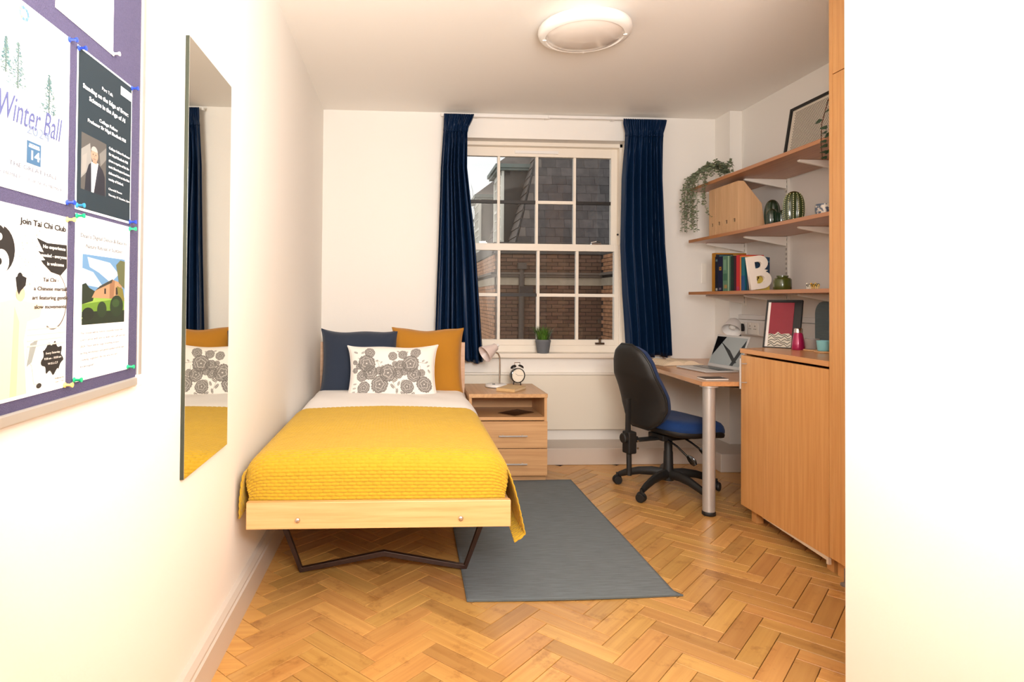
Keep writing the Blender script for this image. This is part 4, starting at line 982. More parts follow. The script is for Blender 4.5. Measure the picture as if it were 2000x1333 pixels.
for i, (y, c, nm_) in enumerate(((3.235, (236, 226, 206), 'tiny white and black toy animal nearest the olive jar side'), (3.200, (222, 170, 60), 'tiny yellow striped toy animal between the other two'), (3.165, (232, 200, 120), 'tiny pale yellow toy animal nearest the wardrobe'))):
    t = thing('toy_animal', nm_, 'toy', (2.2, y, ZB), 'toy animals on the low shelf')
    g = G(); x0 = 2.19
    g.tube([(x0, y+.010, ZB+.020), (x0, y+.004, ZB+.022), (x0, y-.008, ZB+.021), (x0, y-.013, ZB+.020)], [.005, .007, .007, .005], 8)
    g.tube([(x0, y+.009, ZB+.022), (x0, y+.014, ZB+.030), (x0, y+.020, ZB+.029)], [.004, .0055, .003], 8)
    for a in (-.010, .007):
        for b in (-.004, .004): g.tube([(x0+b, y+a, ZB+.019), (x0+b, y+a, ZB)], [.0026, .002], 6)
    bd = obj('body', g, mat('toy_%d' % i, rgb(*c), .5), t, smooth=True)
    g = G()
    for a in (-.010, -.004, .002, .007): g.tube([(x0, y+a-.001, ZB+.0213), (x0, y+a+.001, ZB+.0213)], .0078, 10)
    obj('stripes', g, BLACKP, bd, smooth=True)

# ------------------------------------------------------------------ things on the cupboard
ZC = .9405
t = thing('picture_frame', 'small black framed red print with zigzag lines leaning above the cupboard', 'picture', (2.060, 3.450, ZC), rz=R(-48))
Mf = rotm(x=-17)
def pf(x0, x1, z0, z1, y0, y1):
    x0 *= .71; x1 *= .71
    return [Mf @ Vector(p) for p in [(x0,y0,z0),(x1,y0,z0),(x1,y1,z0),(x0,y1,z0),(x0,y0,z1),(x1,y0,z1),(x1,y1,z1),(x0,y1,z1)]]
BF2 = [(0,3,2,1),(4,5,6,7),(0,1,5,4),(1,2,6,5),(2,3,7,6),(3,0,4,7)]
FW, FH = .262, .285
g = G()
for q_ in ((0, .012, 0, FH), (FW-.012, FW, 0, FH), (.012, FW-.012, 0, .006), (.012, FW-.012, FH-.012, FH)): g.add(pf(*q_, 0, .02), BF2)
obj('frame', g, BLACKP, t, bevel=.001)
bk = obj('backing', G().add(pf(.012, FW-.012, .006, FH-.012, .008, .018), BF2), BLACKP, t)
obj('mount', G().add(pf(.012, .032, .006, FH-.014, .006, .009), BF2), mat('mount_white', rgb(232, 226, 220), .8), t)
pr_ = obj('print', G().add(pf(.032, .204, .006, FH-.016, .005, .009), BF2), mat('print_red', rgb(134, 14, 38), .5), t)
g = G(); zz_ = [(.032, .082), (.055, .084), (.080, .080), (.102, .096), (.126, .082), (.152, .086), (.182, .088), (.204, .074), (.204, .006), (.032, .006)]
g.add([Mf @ Vector((x*.71, .0046, z)) for x, z in zz_], [tuple(range(len(zz_)))])
obj('zigzag_field', g, mat('print_stone', rgb(200, 192, 176), .6), pr_)
g = G()
for k in range(5):
    zz_ = [(.035+i*.0237, .014+.015*k+(.009 if i % 2 else -.002)+.004*math.sin(k*2+i*1.7)) for i in range(8)]
    for (a, b), (c, d) in zip(zz_[:-1], zz_[1:]): g.add([Mf @ Vector(p) for p in ((a*.71, .0043, b-.002), (c*.71, .0043, d-.002), (c*.71, .0043, d+.0022), (a*.71, .0043, b+.0022))], [(0, 1, 2, 3)])
obj('zigzag_lines', g, BLACKG, pr_)
t = thing('water_bottle', 'pink metal bottle with a steel cap on the cupboard beside the red print', 'bottle', (2.153, 3.268, ZC))
obj('body', G().lathe([(0, 0), (.030, 0), (.0325, .004), (.031, .035), (.024, .080), (.0205, .092), (.020, .094)], (2.153, 3.268, ZC), 32), mat('pink_enamel', rgb(166, 22, 78), .3, .2, coat=.4), t, smooth=True)
obj('cap', G().lathe([(.0215, .093), (.0215, .114), (.019, .117), (0, .1175)], (2.153, 3.268, ZC), 32), CHROME, t, smooth=True)
def mug(name, label, c, r, h_, m, ha):
    t = thing(name, label, 'mug', c)
    obj('body', G().lathe([(0, .004), (r*.80, .001), (r*.86, .006), (r, h_), (r-.003, h_), (r*.82, .009), (0, .008)], c, 32), m, t, smooth=True)
    a = R(ha); ca, sa = math.cos(a), math.sin(a)
    pts = [(c[0]+ca*(r*.93+k), c[1]+sa*(r*.93+k), c[2]+z) for k, z in ((-.002, h_*.85), (.012, h_*.86), (.018, h_*.6), (.014, h_*.34), (-.003, h_*.24))]
    obj('handle', G().tube(pts, .0036, 8), m, t, smooth=True)
for nm_, lab, c in (('coaster', 'round wood coaster under the grey mug', (2.185, 3.200, ZC)), ('coaster', 'round wood coaster under the turquoise mug', (2.166, 3.085, ZC))):
    k_ = thing(nm_, lab, 'coaster', c, 'coasters on the cupboard'); obj('disc', G().lathe([(.040, 0), (.042, .002), (.042, .006), (.040, .008), (0, .008)], c, 32), OAKC_X, k_, smooth=True)
mug('mug', 'grey stoneware mug on the cupboard between bottle and turquoise mug', (2.185, 3.200, ZC+.0085), .036, .056, mat('grey_glaze', rgb(146, 138, 134), .35), -20)
mug('mug', 'turquoise mug on the cupboard next to the wardrobe', (2.166, 3.085, ZC+.0085), .031, .054, mat('turquoise_glaze', rgb(136, 198, 204), .3), -20)
t = thing('ribbed_tray', 'grey ribbed tray with rounded top standing on the cupboard against the wall', 'tray', (2.45, 3.48, ZC))
def arch(y0, y1, z1, r, n=10):
    return [(y0, ZC), (y1, ZC)]+[(y1-r+r*math.cos(a), z1-r+r*math.sin(a)) for a in np.linspace(0, PI/2, n)]+[(y0+r-r*math.sin(a), z1-r+r*math.cos(a)) for a in np.linspace(0, PI/2, n)]
obj('plate', G().prism(arch(3.30, 3.615, 1.205, .075), 0, 2.486, 2.496), mat('tray_grey', rgb(122, 138, 142), .5), t, bevel=.002)
for k in range(24):
    z = ZC+.010+k*.0105; ins = 0 if z < 1.13 else .075-math.sqrt(max(0, .075**2-(z-1.13)**2)); 
    obj('rib', G().box(2.4825, 2.4862, 3.308+ins, 3.607-ins, z, z+.0055), MC['tray_grey'], t, bevel=.001)

# ------------------------------------------------------------------ mirror and pinboard on the left wall
t = thing('wall_mirror', 'tall frameless mirror fixed to the left wall between pinboard and bed', 'mirror', (XL, 1.98, .69))
obj('edge', G().box(XL+.0008, XL+.0110, 1.776, 2.204, .690, 1.940), mat('mirror_edge', rgb(62, 66, 54), .2, .3), t)
obj('silvered_face', G().box(XL+.0110, XL+.0116, 1.7768, 2.2032, .6908, 1.9392), mat('mirror_silver', (.80, .80, .74, 1), .0, 1), t)

PBX = XL+.0235
pb = thing('pinboard', 'purple felt pinboard in a silver frame on the left wall', 'pinboard', (XL, .8, 1.0))
m = mat('purple_felt', rgb(74, 68, 96), 1, bump=.9, bscale=500, var=.12, vscale=300)
obj('felt', G().box(XL+.0008, PBX-.001, -.32, 1.428, 1.022, 2.20), m, pb)
AL = mat('aluminium_frame', rgb(206, 200, 192), .35, .6)
for a in ((-.34, 1.448, 1.002, 1.022), (-.34, 1.448, 2.20, 2.22)): obj('frame_rail', G().box(XL+.0008, PBX+.004, *a), AL, pb, bevel=.003)
for a in ((1.428, 1.448, 1.022, 2.20), (-.34, -.32, 1.022, 2.20)): obj('frame_rail', G().box(XL+.0008, PBX+.004, *a), AL, pb, bevel=.003)
obj('corner_cap', G().box(XL+.0008, PBX+.0055, 1.424, 1.4505, .9995, 1.026), WHITEP, pb, bevel=.003)

INK = {}
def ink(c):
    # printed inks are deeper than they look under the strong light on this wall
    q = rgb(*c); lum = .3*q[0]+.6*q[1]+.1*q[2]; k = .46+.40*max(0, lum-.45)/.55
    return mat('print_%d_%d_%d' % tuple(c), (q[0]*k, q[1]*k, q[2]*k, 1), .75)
class Poster:
    def __init__(s, name, label, y0, y1, z0, z1, base=(250, 248, 246), cat='poster'):
        s.y0, s.y1, s.z0, s.z1 = y0, y1, z0, z1; s.t = thing(name, label, cat, (PBX, (y0+y1)/2, z0), 'papers on the pinboard')
        obj('paper', G().box(PBX, PBX+.0004, y0, y1, z0, z1), mat('poster_paper_%d' % base[2], rgb(*base), .75), s.t); s.lay = 0
    def p(s, u, v, k=0): return (PBX+.0006+.00003*s.lay+k, s.y0+(s.y1-s.y0)*u, s.z1-(s.z1-s.z0)*v)
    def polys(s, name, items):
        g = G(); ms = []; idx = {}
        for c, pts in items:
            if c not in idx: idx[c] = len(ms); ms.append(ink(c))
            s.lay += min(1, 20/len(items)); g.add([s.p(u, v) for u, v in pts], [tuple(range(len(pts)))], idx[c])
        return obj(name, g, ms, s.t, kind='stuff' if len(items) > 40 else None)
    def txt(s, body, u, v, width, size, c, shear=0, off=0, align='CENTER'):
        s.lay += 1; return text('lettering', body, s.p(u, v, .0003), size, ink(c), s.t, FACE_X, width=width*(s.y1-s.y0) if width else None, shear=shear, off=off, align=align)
def rect(u0, v0, u1, v1): return [(u0, v0), (u1, v0), (u1, v1), (u0, v1)]
def disc(u, v, ru, asp=.707, n=28, a0=0, a1=2*PI): return [(u+ru*math.cos(a), v+ru*asp*math.sin(a)) for a in np.linspace(a0, a1, n)]
# white sheet at the top
Poster('paper_sheet', 'blank white sheet pinned above the other posters', 1.083, 1.293, 1.692, 1.989, cat='paper')
# winter ball
P1 = Poster('poster', 'white Winter Ball poster with pale fir trees, upper row near the camera', .921, 1.131, 1.362, 1.659)
rg = random.Random(8); it = []
for cx_, top, bot, hwid in ((.30, .23, .47, .13), (.16, .24, .42, .08), (.70, .30, .52, .14)):
    for i in range(210):
        q = rg.random(); w = hwid*(.08+.92*q)*(.55+.45*abs(math.sin(q*28))); u = cx_+rg.uniform(-w, w); v = top+(bot-top)*q
        c = rg.choice([(120, 164, 168), (92, 138, 146), (150, 176, 164), (84, 124, 130)])
        a = rg.uniform(.006, .020); it.append((c, [(u-a, v), (u+a*.3, v-.004), (u+a, v+.005)]))
    it.append(((120, 140, 136), [(cx_-.004, top), (cx_+.005, top), (cx_+.008, bot), (cx_-.008, bot)]))
for i in range(14):
    a = i/14*2*PI; it.append((rg.choice([(150, 200, 232), (240, 214, 150), (120, 170, 220)]), disc(.36+.05*math.cos(a), .06+.03*math.sin(a), .014, n=8)))
P1.polys('fir_tree_print', it)
P1.txt('Winter Ball', .46, .590, .80, .058, (112, 118, 178), shear=.3)
P1.txt('2024', .56, .655, .30, .022, (160, 176, 204))
P1.polys('date_box', [((84, 130, 172), rect(.42, .715, .60, .835)), ((226, 236, 244), rect(.44, .738, .58, .748))])
P1.txt('DECEMBER', .51, .733, .13, .004, (240, 244, 250)); P1.txt('14', .515, .79, .11, .020, (252, 252, 252), off=.0006)
P1.txt('6:30PM', .26, .765, .13, .005, (206, 206, 210)); P1.txt('CARRIAGES', .76, .80, .20, .005, (200, 200, 206))
P1.txt('THE GREAT HALL', .52, .865, .62, .010, (150, 150, 166))
P1.txt('FOR MEMBERS    FOR NON MEMBERS', .48, .925, .9, .008, (160, 162, 178)); P1.txt('dress code black tie', .5, .965, .35, .004, (220, 222, 228))
# part talk
P2 = Poster('poster', 'dark teal talk poster with a portrait photo of a man in a suit', 1.156, 1.384, 1.359, 1.659, (242, 244, 244))
TE = (32, 54, 66)
it = [(TE, rect(.02, .012, .985, .985)), ((244, 246, 246), rect(.76, .055, .975, .115)), ((210, 216, 218), rect(.79, .065, .86, .095)), ((104, 100, 96), rect(.08, .515, .50, .865))]
it += [((176, 172, 166), [(.08, .62), (.22, .56), (.26, .70), (.08, .80)]), ((150, 146, 140), [(.38, .60), (.50, .54), (.50, .62), (.40, .68)]), ((186, 180, 172), [(.10, .66), (.17, .63), (.16, .74), (.09, .78)])]
it += [((36, 38, 52), [(.14, .865), (.16, .76), (.20, .70), (.26, .668), (.36, .668), (.44, .70), (.48, .74), (.49, .865)]), ((246, 240, 236), [(.24, .675), (.36, .668), (.37, .70), (.30, .865), (.25, .865)]), ((48, 50, 66), [(.36, .672), (.40, .70), (.30, .865), (.29, .865)])]
it += [((214, 172, 146), disc(.295, .625, .060, .707)), ((196, 190, 184), disc(.292, .604, .056, .62, 20, PI*1.02, 1.98*PI)), ((206, 166, 140), rect(.265, .645, .335, .678)), ((96, 76, 66), disc(.27, .622, .007)), ((96, 76, 66), disc(.315, .622, .007)), ((190, 140, 120), [(.29, .625), (.30, .638), (.285, .638)]), ((150, 96, 88), rect(.275, .648, .315, .651))]
P2.polys('portrait_print', it)
WT = (250, 250, 250)
P2.txt('Part Talk', .50, .165, .20, .009, WT); P2.txt('Standing on the Edge of Error:', .50, .228, .83, .012, WT, off=.0003); P2.txt('Science in the Age of AI', .52, .285, .66, .012, WT, off=.0003)
P2.txt('College Fellow', .53, .385, .34, .009, WT, off=.0002); P2.txt('Professor Sir Nigel Shadbolt FRS', .52, .425, .70, .009, WT, off=.0002)
for i, l_ in enumerate(('College Fellow Professor', 'Sir Nigel Shadbolt FRS', 'gives a reprise of his his-', 'toric Sherrington Lecture', 'delivered first at the Uni-', 'versity of Oxford.')):
    P2.txt(l_, .54, .530+i*.042, (.42, .38, .41, .42, .42, .29)[i], .007, WT, align='LEFT', off=.00015)
P2.txt('Churchill Room', .54, .805, .26, .006, WT, align='LEFT'); P2.txt('Thursday 17 October, 8pm', .54, .845, .42, .006, WT, align='LEFT')
# tai chi
P3 = Poster('poster', 'cream Tai Chi Club poster with a yin-yang and robed figure, lower row near camera', .921, 1.133, 1.040, 1.340, (250, 244, 236))
DK = (44, 38, 34); it = []
for (u, v, r_) in ((.13, .235, .17),):   # yin-yang
    it.append((DK, disc(u, v, r_)))
    it.append(((250, 244, 236), [(u+r_*math.cos(a), v+r_*.707*math.sin(a)) for a in np.linspace(PI/2+.25, 3*PI/2+.25, 22)]))
    it.append(((250, 244, 236), disc(u+.02, v+r_*.35, r_*.5))); it.append((DK, disc(u-.02, v-r_*.35, r_*.5)))
    it.append(((250, 244, 236), disc(u, v-r_*.36, r_*.15))); it.append((DK, disc(u, v+r_*.36, r_*.15)))
rg = random.Random(3)
for i in range(150):
    u, v = rg.uniform(.34, .66), rg.uniform(.10, .42); a = rg.uniform(.004, .014); it.append((rg.choice([(214, 200, 180), (196, 184, 168), (228, 214, 190)]), [(u, v), (u+a, v-.004), (u+a*.6, v+.006)]))
it += [((255, 232, 190), [(.12, .50), (.30, .48), (.52, .50), (.66, .50), (.62, .58), (.46, .60), (.42, .70), (.46, .98), (.04, .98), (.10, .70)]), ((250, 222, 170), [(.30, .52), (.36, .60), (.34, .98), (.26, .98)]), ((226, 226, 220), [(.46, .70), (.58, .72), (.66, .80), (.68, .90), (.62, .95), (.55, .94), (.52, .84), (.46, .80)]), ((186, 190, 184), [(.50, .72), (.60, .70), (.52, .82), (.46, .84)]), ((70, 62, 54), disc(.62, .955, .035, .4))]
it += [((236, 200, 170), disc(.37, .455, .055)), ((38, 32, 30), [(.31, .37), (.36, .355), (.44, .37), (.43, .41), (.37, .44), (.35, .46), (.33, .44)]), ((38, 32, 30), disc(.36, .365, .030))]
it += [(DK, [(.56, .15), (.70, .17), (.985, .165), (.99, .23), (.99, .30), (.90, .345), (.76, .33), (.66, .29), (.62, .27), (.68, .265), (.58, .22), (.66, .225)])]
g_ = [(.80+.20*math.cos(a), .49+.165*math.sin(a)) for a in np.linspace(-1.15, 2.05, 26)]; g2 = [(.80+.190*math.cos(a), .487+.158*math.sin(a)) for a in np.linspace(2.05, -1.15, 26)]
it.append(((150, 132, 116), g_+g2))
it.append((DK, [(.80+(.145+.02*math.sin(7*a))*math.cos(a), .815+(.085+.014*math.sin(9*a+1))*math.sin(a)) for a in np.linspace(0, 2*PI, 60)][:-1]))
P3.polys('tai_chi_print', it)
P3.txt('Join Tai Chi Club', .66, .075, .62, .013, (52, 44, 40), off=.0003)
for l_, u, v, w in (('No experience', .80, .192, .32), ('needed - everyone', .80, .240, .36), ('is welcome', .82, .285, .24)): P3.txt(l_, u, v, w, .008, (246, 236, 224), off=.0002)
for l_, v, w in (('Tai Chi -', .375, .22), ('a Chinese martial', .425, .46), ('art featuring gentle', .475, .50), ('slow movements', .525, .44)): P3.txt(l_, .76, v, w, .009, (92, 78, 68), off=.0002)
for i in range(4): P3.polys('faint_line', [((244, 226, 200), rect(.46, .64+i*.03, .98, .648+i*.03))])
for l_, v, w in (('Every Saturday', .785, .20), ('9:50 am - 10:50 am', .815, .24), ('W.G.L.C.F', .845, .14)): P3.txt(l_, .80, v, w, .005, (246, 236, 224))
P3.txt('Wellbeing Rep', .90, .935, .14, .004, (150, 130, 110)); P3.txt('room 7 - 9 pm', .90, .955, .12, .004, (150, 130, 110))
# retreat
P4 = Poster('poster', 'white Nature Retreat in Scotland poster with a photo of a stone house on a lawn', 1.158, 1.383, 1.044, 1.352)
it = [((120, 172, 220), rect(.12, .245, .90, .82))]
it = [((126, 176, 222), rect(.12, .235, .90, .62)), ((214, 228, 240), [(.20, .25), (.60, .27), (.78, .34), (.62, .40), (.40, .34), (.24, .31)]), ((196, 216, 236), [(.12, .32), (.30, .34), (.50, .44), (.12, .42)]), ((168, 206, 84), rect(.12, .50, .90, .64)), ((124, 168, 48), [(.12, .54), (.90, .50), (.90, .60), (.12, .58)]),
      ((40, 56, 32), [(.12, .42), (.18, .41), (.24, .44), (.34, .46), (.30, .52), (.12, .54)]), ((214, 168, 124), [(.28, .50), (.34, .455), (.42, .43), (.60, .405), (.66, .38), (.84, .40), (.86, .50), (.60, .505)]), ((182, 130, 92), [(.60, .405), (.66, .38), (.70, .39), (.68, .505), (.60, .505)]), ((76, 72, 60), [(.34, .455), (.42, .425), (.66, .375), (.64, .40), (.42, .44)]),
      ((60, 46, 40), rect(.72, .43, .76, .48)), ((60, 46, 40), rect(.50, .44, .53, .475)), ((60, 46, 40), rect(.80, .43, .83, .46)), ((120, 124, 80), [(.72, .28), (.80, .245), (.90, .25), (.90, .44), (.84, .42), (.78, .40)]), ((150, 140, 60), [(.74, .42), (.86, .44), (.90, .52), (.78, .52)])]
it += [((34, 50, 26), rect(.12, .585, .90, .665)), ((44, 66, 32), disc(.46, .575, .085, .6)), ((36, 60, 28), disc(.74, .555, .13, .55)), ((60, 92, 40), disc(.72, .535, .07, .4)), ((26, 38, 22), disc(.22, .60, .10, .4)), ((210, 226, 160), rect(.12, .62, .13, .625))]
P4.polys('house_photo', it)
P4.txt("Dean's Digital Detox & Back to", .50, .125, .84, .011, (134, 134, 138)); P4.txt('Nature Retreat in Scotland', .50, .185, .66, .011, (134, 134, 138))
for i, w in enumerate((.78, .82, .70, .80, .66, .22)): P4.txt(('The retreat will be held in a beautiful house here', 'Loch Carron with time to walk, read, talk and rest', '2024. There will be yoga, breathing sessions', 'writing workshops and gentle guided strolls and', 'cooking, together. Be the you you are', 'tranquil')[i], .10, .715+i*.040, w, .006, (164, 154, 158), align='LEFT')
PINC = {'blue': (40, 70, 180), 'white': (236, 232, 226), 'teal': (50, 140, 180), 'yellow': (240, 206, 120), 'green': (30, 180, 120)}
for y, z, c, lab in ((1.127, 1.655, 'blue', 'blue push pin at the top right corner of the Winter Ball poster'), (1.159, 1.653, 'blue', 'blue push pin at the top left corner of the dark talk poster'), (1.291, 1.695, 'white', 'white push pin at the corner of the blank top sheet'), (1.381, 1.655, 'blue', 'blue push pin at the top right corner of the dark talk poster'), (1.128, 1.366, 'blue', 'blue push pin at the bottom right corner of the Winter Ball poster'), (1.161, 1.366, 'teal', 'light blue push pin at the bottom left corner of the dark talk poster'), (1.129, 1.336, 'yellow', 'yellow push pin at the top corner of the Tai Chi poster'), (1.161, 1.347, 'green', 'green push pin at the top left corner of the retreat poster'), (1.380, 1.363, 'blue', 'blue push pin at the bottom right corner of the dark talk poster'), (1.380, 1.348, 'green', 'green push pin at the top right corner of the retreat poster'), (1.380, 1.049, 'green', 'green push pin at the bottom right corner of the retreat poster'), (1.161, 1.049, 'green', 'green push pin at the bottom left corner of the retreat poster'), (1.130, 1.044, 'yellow', 'yellow push pin at the bottom corner of the Tai Chi poster')):
    t = thing('push_pin', lab, 'pin', (PBX, y, z), 'push pins on the pinboard')
    obj('head', G().lathe([(.0048, .0010), (.0048, .0022), (.0026, .0034), (.0024, .0105), (.0042, .0125), (.0044, .0150), (0, .0156)], (PBX, y, z), 14, M=rotm(y=90)), mat('pin_'+c, rgb(*PINC[c]), .3, coat=.3), t, smooth=True)
    obj('needle', G().lathe([(.0005, -.002), (.0005, .0012)], (PBX, y, z), 6, M=rotm(y=90)), CHROME, t)

# ------------------------------------------------------------------ ceiling light
t = thing('ceiling_light', 'round white ceiling light with a shallow glass dish, unlit', 'ceiling light', (.925, 3.14, H))
c = (.925, 3.14, H)
obj('rim', G().lathe([(.17, -.0005), (.178, -.018), (.225, -.026), (.236, -.036), (.238, -.052), (.232, -.070), (.215, -.080), (.200, -.083), (.197, -.078), (.195, -.070), (.0, -.060)], c, 72), mat('lamp_white', rgb(246, 242, 236), .3), t, smooth=True)
obj('glass_dish', G().lathe([(.196, -.076), (.175, -.090), (.13, -.104), (.07, -.112), (0, -.114)], c, 64), mat('opal_glass', rgb(224, 214, 204), .12, coat=.5), t, smooth=True)
for a in (-15, 165, 75):
    a = R(a); obj('clip', G().obox((c[0]+.203*math.cos(a), c[1]+.203*math.sin(a), H-.084), (.02, .010, .005), rotm(z=math.degrees(a))), MC['lamp_white'], t, bevel=.001)

# ------------------------------------------------------------------ across the yard: brick house with slate mansard
BRM = wood('house_brick', rgb(100, 76, 62), rgb(122, 92, 74), 'x', .9, .25, obj_var=.22, coat=0)
BRLIT = mat('brick_lit', rgb(176, 126, 92), .9, var=.25, vscale=7, bump=.5, bscale=30)  # lit copy of the house brick: daylight on the side walls painted in
MORT = mat('mortar', rgb(80, 68, 60), .95); STONE = mat('stone_band', rgb(172, 156, 136), .9, var=.1, vscale=8); LEAD = mat('lead_flashing', rgb(116, 124, 118), .6, var=.1, vscale=8)
SLATE = wood('slate', rgb(66, 60, 60), rgb(92, 84, 82), 'y', .7, .1, obj_var=.25, coat=0)
SLATE2 = mat('slate_side', rgb(108, 98, 92), .75, var=.18, vscale=5)
CHEEK = mat('cheek_slate', rgb(74, 68, 64), .8, var=.12, vscale=6)
hs = thing('house', 'brick house across the yard with grey slate mansard roof and white dormers', 'building', (4, 14, -3))
FX0, FX1, FY = 1.79, 3.90, 12.0
obj('wall', G().box(FX0+.01, 6.0, FY+.01, 22, -3, 2.10).box(FX1+.01, 5.2, 8.0, FY+.02, -3, 2.10), MORT, hs)
me = bpy.data.meshes.new('brick'); gg = G().box(0, .213, 0, .012, 0, .064); me.from_pydata(gg.v, [], gg.f); me.materials.append(BRM)
org = ORG[hs.name]; n_b = 0; far_b = G()
for r_ in range(0, 37):
    z = -.60+r_*.075
    if 1.48 < z+.03 < 1.75: continue
    if z > 2.05: break
    x = FX0-(.11 if r_ % 2 else 0)
    while x < FX1:
        a, b = max(x, FX0), min(x+.213, FX1)
        if b-a > .03:
            if z > .38 and b-a > .21 and n_b < 290:
                o = bpy.data.objects.new('brick', me); C.objects.link(o); o.parent = hs; o.location = Vector((a, FY-.002-random.random()*.003, z))-org; n_b += 1
            else: far_b.box(a, b, FY-.002, FY+.012, z, z+.064)
        x += .225
obj('brickwork', far_b, BRM, hs, kind='stuff')
g = G()
for r_ in range(0, 36):
    z = -.60+r_*.075
    if 1.48 < z+.03 < 1.75 or z > 2.05: continue
    y = FY+(.11 if r_ % 2 else 0)
    while y < 17.5: g.box(FX0-.008, FX0+.012, y, y+.205, z, z+.064); y += .225
    y = FY-.213-(.11 if r_ % 2 else 0)
    while y > 8.0: g.box(FX1-.006, FX1+.012, y, y+.205, z, z+.064); y -= .225
obj('brickwork', g, BRLIT, hs, kind='stuff')
obj('stone_band', G().box(FX0-.01, FX1, FY-.02, FY+.02, 1.492, 1.642).box(FX0-.02, FX0+.02, FY-.02, 17.5, 1.492, 1.642).box(FX1-.02, FX1+.02, 8, FY, 1.492, 1.642), STONE, hs)
obj('string_course', G().box(FX0-.06, FX1, FY-.07, FY+.02, 1.650, 1.700).box(FX0-.09, FX1, FY-.10, FY+.02, 1.700, 1.740).box(FX0-.09, FX0+.02, FY-.10, 17.5, 1.690, 1.740).box(FX1-.09, FX1+.02, 8, FY, 1.690, 1.740), mat('dark_stone', rgb(112, 98, 88), .9), hs)
obj('parapet', G().box(FX0-.03, FX1+1.2, FY-.04, FY+.25, 2.10, 2.33).box(FX0-.03, FX0+.25, FY, 22, 2.10, 2.33), mat('parapet_grey', rgb(84, 76, 70), .8), hs, bevel=.01)
g = G().tube([(2.30, FY-.06, 1.86), (2.30, FY-.06, -3)], .055, 12).box(2.22, 2.38, FY-.14, FY-.01, 1.80, 1.92); obj('drainpipe', g, mat('pipe_grey', rgb(92, 80, 72), .8), hs)
obj('hopper_box', G().box(2.26, 2.52, FY-.12, FY-.01, 1.30, 1.47), mat('hopper_brown', rgb(62, 50, 44), .7), hs, bevel=.01)
xh = lambda z: 2.25+(z-2.3)*.27
yf = lambda z: 12.35+(z-2.3)*.26
# roof body under the slates, then the slates one by one on the front slope
zt_ = 4.75
obj('roof_deck', G().add([(xh(2.3), yf(2.3), 2.3), (6, yf(2.3), 2.3), (6, yf(zt_), zt_), (xh(zt_), yf(zt_), zt_), (xh(2.3), 22, 2.3), (xh(zt_), 22, zt_), (6, 22, 2.3), (6, 22, zt_)], [(0, 1, 2, 3), (0, 3, 5, 4), (3, 2, 7, 5), (4, 5, 7, 6), (1, 6, 7, 2), (0, 4, 6, 1)]), CHEEK, hs)
ms_ = bpy.data.meshes.new('slate'); gg = G().box(0, .296, -.010, 0, 0, .205); ms_.from_pydata(gg.v, [], gg.f); ms_.materials.append(SLATE)
tilt = math.atan(.26)+.03
g = G(); rg = random.Random(9)
for r_ in range(13):
    z = 2.30+r_*.186; x = xh(z)+.02-(.15 if r_ % 2 else 0)
    while x < 4.75:
        if x >= xh(z)-.01:
            o = bpy.data.objects.new('slate', ms_); C.objects.link(o); o.parent = hs
            o.location = Vector((x, yf(z)-.014-rg.random()*.004, z))-org; o.rotation_euler = (-tilt, 0, 0)
        elif x+.296 > xh(z)+.05:
            a = xh(z)+.02; k = Matrix.Rotation(-tilt, 3, 'X'); w = x+.296-a
            g.add([Vector((a, yf(z)-.014, z))+k @ Vector(p) for p in ((0, -.01, 0), (w, -.01, 0), (w, -.01, .205), (.05, -.01, .205), (0, 0, 0), (w, 0, 0), (w, 0, .205), (.05, 0, .205))], [(0, 1, 2, 3), (0, 4, 5, 1), (4, 7, 6, 5), (0, 3, 7, 4), (1, 5, 6, 2), (3, 2, 6, 7)])
        x += .30
obj('cut_slates', g, SLATE2, hs, kind='stuff')
g = G(); k = Matrix.Rotation(tilt, 3, 'Y')
for r_ in range(13):
    z = 2.30+r_*.186; y = yf(z)+.01-(.15 if r_ % 2 else 0)
    while y < 19:
        a = max(y, yf(z)); w = y+.285-a
        if w > .03: g.add([Vector((xh(z)-.012, a, z))+k @ Vector(p) for p in ((-.022, 0, 0), (-.022, w, 0), (-.006, w, .205), (-.006, 0, .205), (0, 0, 0), (0, w, 0), (0, w, .205), (0, 0, .205))], [(0, 3, 2, 1), (0, 1, 5, 4), (4, 5, 6, 7), (0, 4, 7, 3), (1, 2, 6, 5), (3, 7, 6, 2)])
        y += .30
obj('side_slates', g, SLATE2, hs, kind='stuff')
obj('hip_lead', G().tube([(xh(2.3)-.01, yf(2.3)-.02, 2.3), (xh(zt_)-.01, yf(zt_)-.02, zt_)], .018, 8), mat('hip_dark', rgb(48, 44, 42), .7), hs)
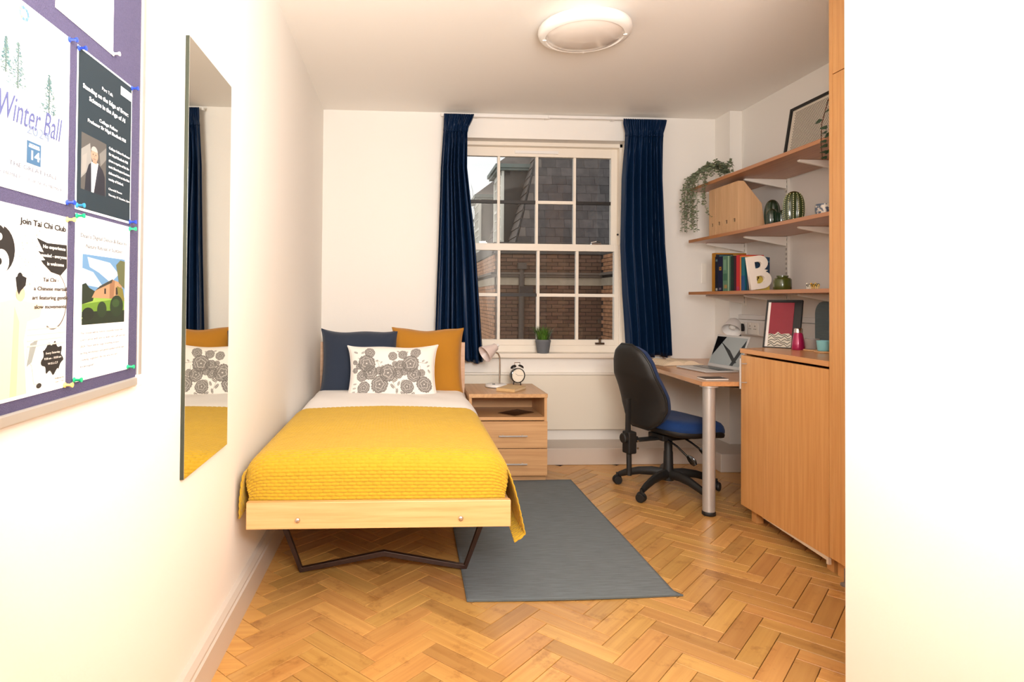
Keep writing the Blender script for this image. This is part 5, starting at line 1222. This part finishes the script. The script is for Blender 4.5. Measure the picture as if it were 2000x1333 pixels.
for Yd in (13.3, 17.2):
    X_ = 2.105; zb_, zt2 = 2.42, 4.00
    d = obj('dormer', G().box(X_+.05, 3.2, Yd, Yd+1.14, zb_, zt2), CHEEK, hs)
    g = G().box(X_, X_+.06, Yd-.005, Yd+.09, zb_, zt2).box(X_, X_+.06, Yd+1.05, Yd+1.145, zb_, zt2).box(X_, X_+.06, Yd, Yd+1.14, zt2-.10, zt2).box(X_-.05, X_+.06, Yd-.03, Yd+1.17, zb_-.02, zb_+.07)
    g.box(X_+.01, X_+.05, Yd+.09, Yd+1.05, 3.18, 3.24)
    for y in (Yd+.32, Yd+.56, Yd+.80): g.box(X_+.015, X_+.045, y, y+.03, zb_+.07, zt2-.10)
    for z in (2.78, 3.0, 3.48, 3.7): g.box(X_+.015, X_+.045, Yd+.09, Yd+1.05, z, z+.03)
    obj('window', g, mat('house_window_white', rgb(236, 230, 218), .5), d)
    obj('pane', G().box(X_+.048, X_+.052, Yd+.09, Yd+1.05, zb_+.07, zt2-.10), mat('house_glass', rgb(150, 150, 146), .08), d)
    obj('cornice', G().box(X_-.10, 3.3, Yd-.09, Yd+1.23, zt2, zt2+.05).box(X_-.14, 3.3, Yd-.13, Yd+1.27, zt2+.05, zt2+.13), LEAD, d)
    ym = Yd+.57
    obj('dormer_roof', G().add([(X_-.12, Yd-.11, zt2+.13), (X_-.12, Yd+1.25, zt2+.13), (3.5, Yd+1.25, zt2+.13), (3.5, Yd-.11, zt2+.13), (X_+.45, ym, zt2+.62), (3.5, ym, zt2+.62)], [(0, 4, 1), (0, 3, 5, 4), (1, 4, 5, 2), (0, 1, 2, 3), (3, 2, 5)]), SLATE2, d)
# bare tree beyond
tr = thing('bare_tree', 'bare winter tree seen through the upper left window pane', 'tree', (2.2, 27, -3))
g = G(); rg = random.Random(21)
def branch(p, d, ln, r, dep):
    q = p+d*ln; g.tube([p, p.lerp(q, .5)+Vector((rg.uniform(-1, 1), 0, rg.uniform(-1, 1)))*ln*.05, q], [r, r*.8, r*.6], 5, cap=False)
    if dep == 0: return
    for i in range(3 if dep > 1 else 4):
        dd = (d+Vector((rg.uniform(-1, 1), rg.uniform(-1, 1), rg.uniform(-.3, .7)))*.55).normalized(); branch(p.lerp(q, rg.uniform(.55, 1)), dd, ln*rg.uniform(.6, .8), max(.007, r*.5), dep-1)
branch(Vector((2.2, 27, -3)), Vector((.02, 0, 1)), 5.0, .22, 0)
for a in range(5): branch(Vector((2.2, 27, 1.2+.3*a)), Vector((math.cos(a*2.4)*.6, math.sin(a*2.4)*.5, .9)).normalized(), 1.9, .06, 4)
obj('branches', g, mat('bark_grey', rgb(150, 148, 144), .9), tr, smooth=True)
struct('ground', G().box(-20, 25, D+.4, 40, -3.2, -3), mat('yard_paving', rgb(120, 114, 106), .9))

# ------------------------------------------------------------------ fit lettering to its measured width
bpy.context.view_layer.update()
for o, w in TEXTS:
    d = o.dimensions.x
    if d > 1e-5: o.scale.x = w/d
bpy.context.view_layer.update()
dg = bpy.context.evaluated_depsgraph_get()
for o in [o for o in S.objects if o.type in ('FONT', 'CURVE')]:      # lettering becomes plain mesh objects
    me = bpy.data.meshes.new_from_object(o.evaluated_get(dg)); me.name = o.name
    n = bpy.data.objects.new('tmp', me); C.objects.link(n); n.parent = o.parent; n.matrix_basis = o.matrix_basis
    nm = o.name; bpy.data.objects.remove(o); n.name = nm
